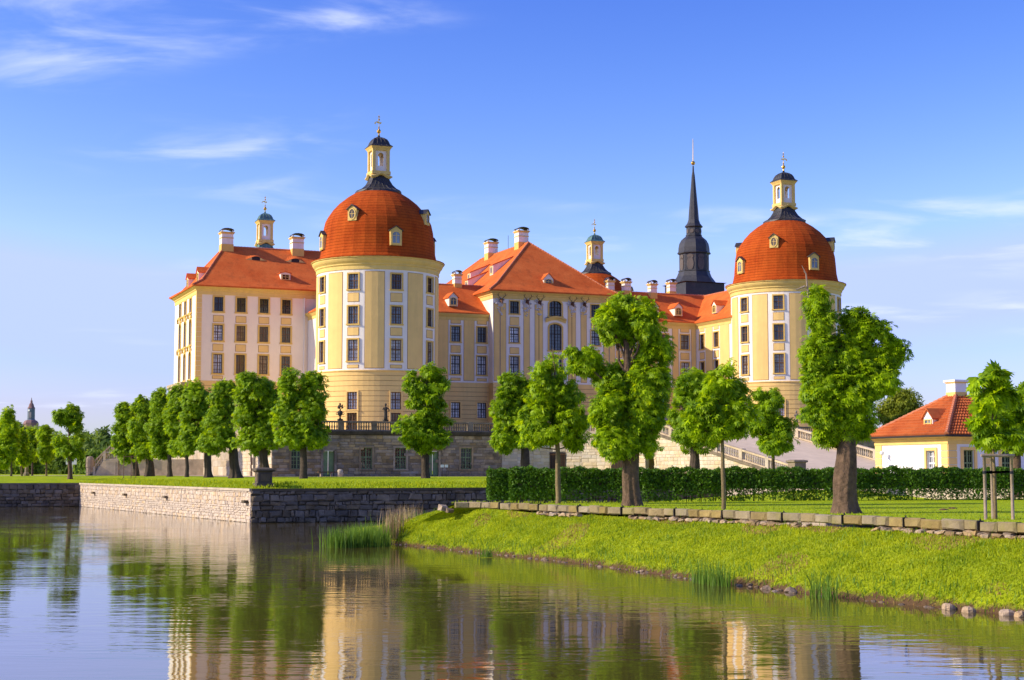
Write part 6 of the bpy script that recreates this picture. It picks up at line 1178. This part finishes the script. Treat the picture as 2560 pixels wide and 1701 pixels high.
# stakes round the sapling
st_ = empty('tree_stakes', Vector(sap.location), 0, 'three pale wooden stakes with crossbar and black strap around the sapling', 'stakes'); k = K * 50.2 / FPX
def sx(x): return (x - 2292) * k
pts = [(sx(2264), -.25), (sx(2326), -.25), (sx(2296), .45)]; zt = (1177 - 1053 * K) / FPX * 50.2 + EYE - LZ
for x, y in pts: b = MB(); b.tube([(x, y, -.25), (x, y, zt + (.0 if y < 0 else -.02))], [.055, .05], 10); b.build('stake', 'stake', st_, smooth=True)
b = MB(); b.tube([(pts[0][0] - .1, -.25, zt + .03), (pts[1][0] + .1, -.25, zt + .03)], .05, 8); b.build('crossbar', 'stake', st_); 
b = MB(); b.tube([(pts[0][0], -.2, zt + .02), (pts[2][0], .45, zt)], .045, 8); b.build('crossbar', 'stake', st_)
zs = (1177 - 1090 * K) / FPX * 50.2 + EYE - LZ
b = MB()
for a, c in ((0, 2), (2, 1), (0, 1)): p, q = pts[a], pts[c]; b.ring([[(p[0], p[1], zs - .03), (p[0], p[1], zs + .04)], [(q[0], q[1], zs - .03 + .03), (q[0], q[1], zs + .04 + .03)]])
for x, y in pts: b.lathe([(.062, zs - .04), (.062, zs + .05)], 8, (x, y))
b.build('strap', 'strap', st_)
# small sapling frame near the garden stairs
for i, (x, Y) in enumerate(((299, 150),)):
    p = atd2(x, 1100, Y); o = empty('tree_stakes', Vector((p.x, p.y, 2.95)), 0, 'slender dark stakes before the garden stairs, left of the clipped row', 'stakes')
    for dx, dy in ((-.6, 0), (0, .5), (.6, 0)): b = MB(); b.tube([(dx, dy, -.1), (dx, dy, 2.1)], .035, 6); b.build('stake', 'wood_brown', o)
    b = MB(); b.tube([(-.6, 0, 2.0), (.6, 0, 2.0)], .03, 6); b.build('crossbar', 'wood_brown', o)
# ------------------------------------------------------------------ guard house
def guard_house():
    o = empty('guard_house', W(12.15, -86.0, 0), AL, 'small white and yellow guard house with red pyramid roof and chimney', 'house'); S = 7.9; zf, ze = 2.6, 5.35
    fa = flat((0, 0), (1, 0), (0, -1)); fb = flat((0, 0), (0, -1), (-1, 0))
    Ha = [hole(1.64, .9, 3.0, 4.95), hole(4.75, .9, 3.0, 4.95)]; Hb = [hole(-1.75, .92, 3.0, 4.92), hole(-6.1, .92, 3.0, 4.92)]
    b = MB(); wall(b, fa, 0, S, zf, ze, Ha, .22); wall(b, fb, -S, 0, zf, ze, Hb[:1], .22); b.quad((S, 0, zf), (S, S, zf), (S, S, ze), (S, 0, ze)); b.quad((S, S, zf), (0, S, zf), (0, S, ze), (S, S, ze)); wl = b.build('wall', 'house_white', o)
    for h in Ha: window(o, fa, (h[0] + h[1]) / 2, 3.0, .9, 1.95, .2, 4, 5, 0, 'yellow', 'wood_green', 'glass_dark')
    window(o, fb, -1.75, 3.0, .92, 1.92, .2, 4, 5, 0, 'yellow', 'sign_white', 'glass_blue')
    for f, s0, s1 in ((fa, 0.0, .68), (fa, S - .68, S), (fb, -.68, 0.0), (fb, -S, -S + .75), (fa, 3.0, 3.55)):
        for i in range(6):
            z0 = zf + .46 * i
            if z0 < ze - .3: b = MB(); b.ring([[f(s0, z0 + .02, .0), f(s1, z0 + .02, 0), f(s1, min(z0 + .44, ze - .02), 0), f(s0, min(z0 + .44, ze - .02), 0)], [f(s0, z0 + .02, .045), f(s1, z0 + .02, .045), f(s1, min(z0 + .44, ze - .02), .045), f(s0, min(z0 + .44, ze - .02), .045)]], 0, False, True); b.build('quoin', 'yellow', wl)
    b = MB(); rs = []
    for e, z in ((.03, ze - .02), (.06, ze), (.06, ze + .26), (.16, ze + .32), (.16, ze + .38), (.3, ze + .5), (.34, ze + .56)): rs.append([(-e, -e, z), (S + e, -e, z), (S + e, S + e, z), (-e, S + e, z)])
    b.ring(rs); b.build('cornice', 'cornice', o)
    z0 = ze + .58; ap = (S / 2, S / 2, 8.95); ov = .5
    rf = MB(); E = [(-ov, -ov, z0), (S + ov, -ov, z0), (S + ov, S + ov, z0), (-ov, S + ov, z0)]
    for i in range(4): rf.poly([E[i], E[(i + 1) % 4], ap])
    rf.poly([(x, y, z - .1) for x, y, z in E][::-1])
    for i in range(4): a, c = E[i], E[(i + 1) % 4]; rf.quad((a[0], a[1], a[2] - .1), (c[0], c[1], c[2] - .1), c, a)
    roof = rf.build('roof', 'house_tile', o)
    # tile courses: overlapping rows on the two visible slopes
    for sd in (0, 3):
        a, c = Vector(E[sd]), Vector(E[(sd + 1) % 4]); A = Vector(ap); n = 15; up = (A - (a + c) / 2); nr = (c - a).cross(up).normalized()
        for i in range(n):
            t0, t1 = i / n, min((i + 1.15) / n, .99); b = MB(); p0, p1 = a.lerp(A, t0), c.lerp(A, t0); q0, q1 = a.lerp(A, t1), c.lerp(A, t1); m = max(3, int((p1 - p0).length / .24)); lo, hi = nr * .085, nr * .02
            for j in range(m):
                f0, f1 = j / m, (j + 1) / m; fm = (f0 + f1) / 2; k = nr * .045
                for g0, g1, e0, e1 in ((f0, fm, 0, 1), (fm, f1, 1, 0)): b.quad(p0.lerp(p1, g0) + lo + k * e0, p0.lerp(p1, g1) + lo + k * e1, q0.lerp(q1, g1) + hi + k * e1, q0.lerp(q1, g0) + hi + k * e0); b.quad(p0.lerp(p1, g0), p0.lerp(p1, g1), p0.lerp(p1, g1) + lo + k * e1, p0.lerp(p1, g0) + lo + k * e0)
            b.build('tile_course', 'house_tile', roof)
    for e in E: ridge(roof, [Vector(e) + Vector((0, 0, .08)), Vector(ap) + Vector((0, 0, .06))], .13, .33)
    b = MB(); b.tube([(-ov - .06, -ov - .06, z0 - .06), (S + ov, -ov - .06, z0 - .06)], .07, 6); b.tube([(-ov - .06, -ov - .06, z0 - .06), (-ov - .06, S + ov, z0 - .06)], .07, 6); b.build('gutter', 'wood_dark', o)
    b = MB(); c = ap; h = .5; b.box((c[0] - h, c[1] - h, 8.1), (c[0] + h, c[1] + h, 8.98), 1); b.box((c[0] - h + .02, c[1] - h + .02, 8.98), (c[0] + h - .02, c[1] + h - .02, 9.6), 0); b.box((c[0] - h - .05, c[1] - h - .05, 9.6), (c[0] + h + .05, c[1] + h + .05, 9.68), 1); b.box((c[0] - h - .12, c[1] - h - .12, 9.68), (c[0] + h + .12, c[1] + h + .12, 9.82), 0); b.build('chimney', ['house_white', 'cornice'], roof)
    dormer(roof, (.55, 2.7, 6.35), -math.pi / 2, .95, .85, 1.6, 'house_white', False, False, 'house_tile', 'glass_blue', .55); dormer(roof, (4.2, .55, 6.35), 0, .95, .85, 1.6, 'house_white', False, False, 'house_tile', 'glass_dark', .55)
    lp = empty('wall_lamp', W(12.15, -79.75, 4.55), AL, 'white globe wall lamp on the sunlit guard house side', 'lamp'); b = MB()
    b.lathe([(max(.01, .16 * math.sin(math.pi * i / 8)), .25 - .16 * math.cos(math.pi * i / 8)) for i in range(9)], 12, (-.5, .2)); b.build('globe', 'lamp_white', lp, smooth=True); b = MB(); b.tube([(0, 0, 0), (-.5, 0, 0), (-.5, .2, .1)], .03, 6); b.box((-.03, -.25, -.35), (0, .35, -.05)); b.box((-.45, -.3, -.5), (-.38, .25, -.32)); b.build('bracket', 'lamp_white', lp)
guard_house()
# ------------------------------------------------------------------ small things on the island
def on_island(x2, v): Y = vd(x2, v); p = atd2(x2, 1100, Y); return Vector((p.x, p.y, 2.99))
p = on_island(762, -18.6); o = empty('bench', p, AL, 'low wooden bench beside the green cellar door', 'bench'); b = MB(); b.box((-1.3, -.25, .4), (1.3, .25, .5)); b.build('seat', 'wood_brown', o)
for x in (-1.0, .1, 1.0): b = MB(); b.box((x - .07, -.2, 0), (x + .07, .2, .4)); b.build('leg', 'stake', o)
p = on_island(784, -18.8); o = empty('stone_bollard', p, AL, 'squat pale stone bollard at the right end of the bench', 'bollard'); b = MB(); b.lathe([(.36, 0), (.28, .62), (.2, .72), (.05, .74)], 10); b.build('body', 'stone_pale', o, smooth=True)
p = on_island(1024, -21); o = empty('notice_sign', p, AL, 'two small white notices on thin poles before the cellar windows', 'sign'); 
for dx in (-.22, .22): b = MB(); b.tube([(dx, 0, 0), (dx, 0, .95)], .02, 6); b.build('pole', 'iron', o); b = MB(); b.box((dx - .17, -.03, .92), (dx + .17, 0, 1.2)); b.build('board', 'sign_white', o)
p = atd2(166, 1095, 172); o = empty('notice_board', Vector((p.x, p.y, 2.97)), 0, 'small white notice board on a post by the park path at left', 'sign'); b = MB(); b.tube([(0, 0, 0), (0, 0, 1.9)], .06, 6); b.build('post', 'sign_white', o); b = MB(); b.box((-.7, -.08, 1.3), (.5, -.02, 2.0)); b.build('board', 'sign_white', o)
p = on_island(1055, -16.4)
# park statue on a pedestal among the young trees at left
p = atd2(61, 1100, 180); o = empty('garden_statue', Vector((p.x, p.y, 2.9)), 0, 'white bust on stone pedestal among the young trees at far left', 'statue'); b = MB(); b.lathe([(.36, 0), (.36, .4), (.24, .5), (.22, 1.6), (.32, 1.75)], 8); b.build('pedestal', 'stone_rail', o); b = MB(); b.lathe([(.18, 1.75), (.22, 1.95), (.08, 2.12), (.12, 2.25), (.11, 2.4), (.02, 2.46)], 8); b.build('bust', 'sign_white', o, smooth=True)
# ------------------------------------------------------------------ far church tower
def church():
    Y = 760.0; k = Y / FPX * .2296; p = at_depth(332 * .2296, 1100, Y); o = empty('church_tower', Vector((p.x, p.y, ZI)), R(20), 'distant church tower with red cap and white clock above the wood', 'church'); z = lambda y: at_depth(76, 960 + y * .2296, Y).z - ZI
    b = MB(); b.lathe([(58 * k, 0), (58 * k, z(410)), (40 * k, z(385)), (38 * k, z(260))], 8); b.build('shaft', 'far_blue', o); b = MB(); b.lathe([(80 * k, 0), (80 * k, z(425)), (66 * k, z(405)), (38 * k, z(390))], 8); b.build('church_roof', 'far_red', o)
    b = MB(); b.lathe([(41 * k, z(268)), (40 * k, z(262)), (30 * k, z(250)), (24 * k, z(225)), (12 * k, z(205)), (11 * k, z(185)), (5 * k, z(178)), (2 * k, z(150))], 8); b.build('cap', 'far_red', o)
    b = MB(); n = 12; b.ring([[(11 * k * math.cos(2 * math.pi * i / n), -38 * k - e, z(290) + 11 * k * math.sin(2 * math.pi * i / n)) for i in range(n)] for e in (0, .25)], 0, False, True); b.build('clock_face', 'sign_white', o, rz=-R(20) - .32); b = MB(); b.box((-12 * k, -39 * k, z(370)), (12 * k, -36 * k, z(310))); b.build('louvre', 'far_stone', o, rz=-R(20))
church()
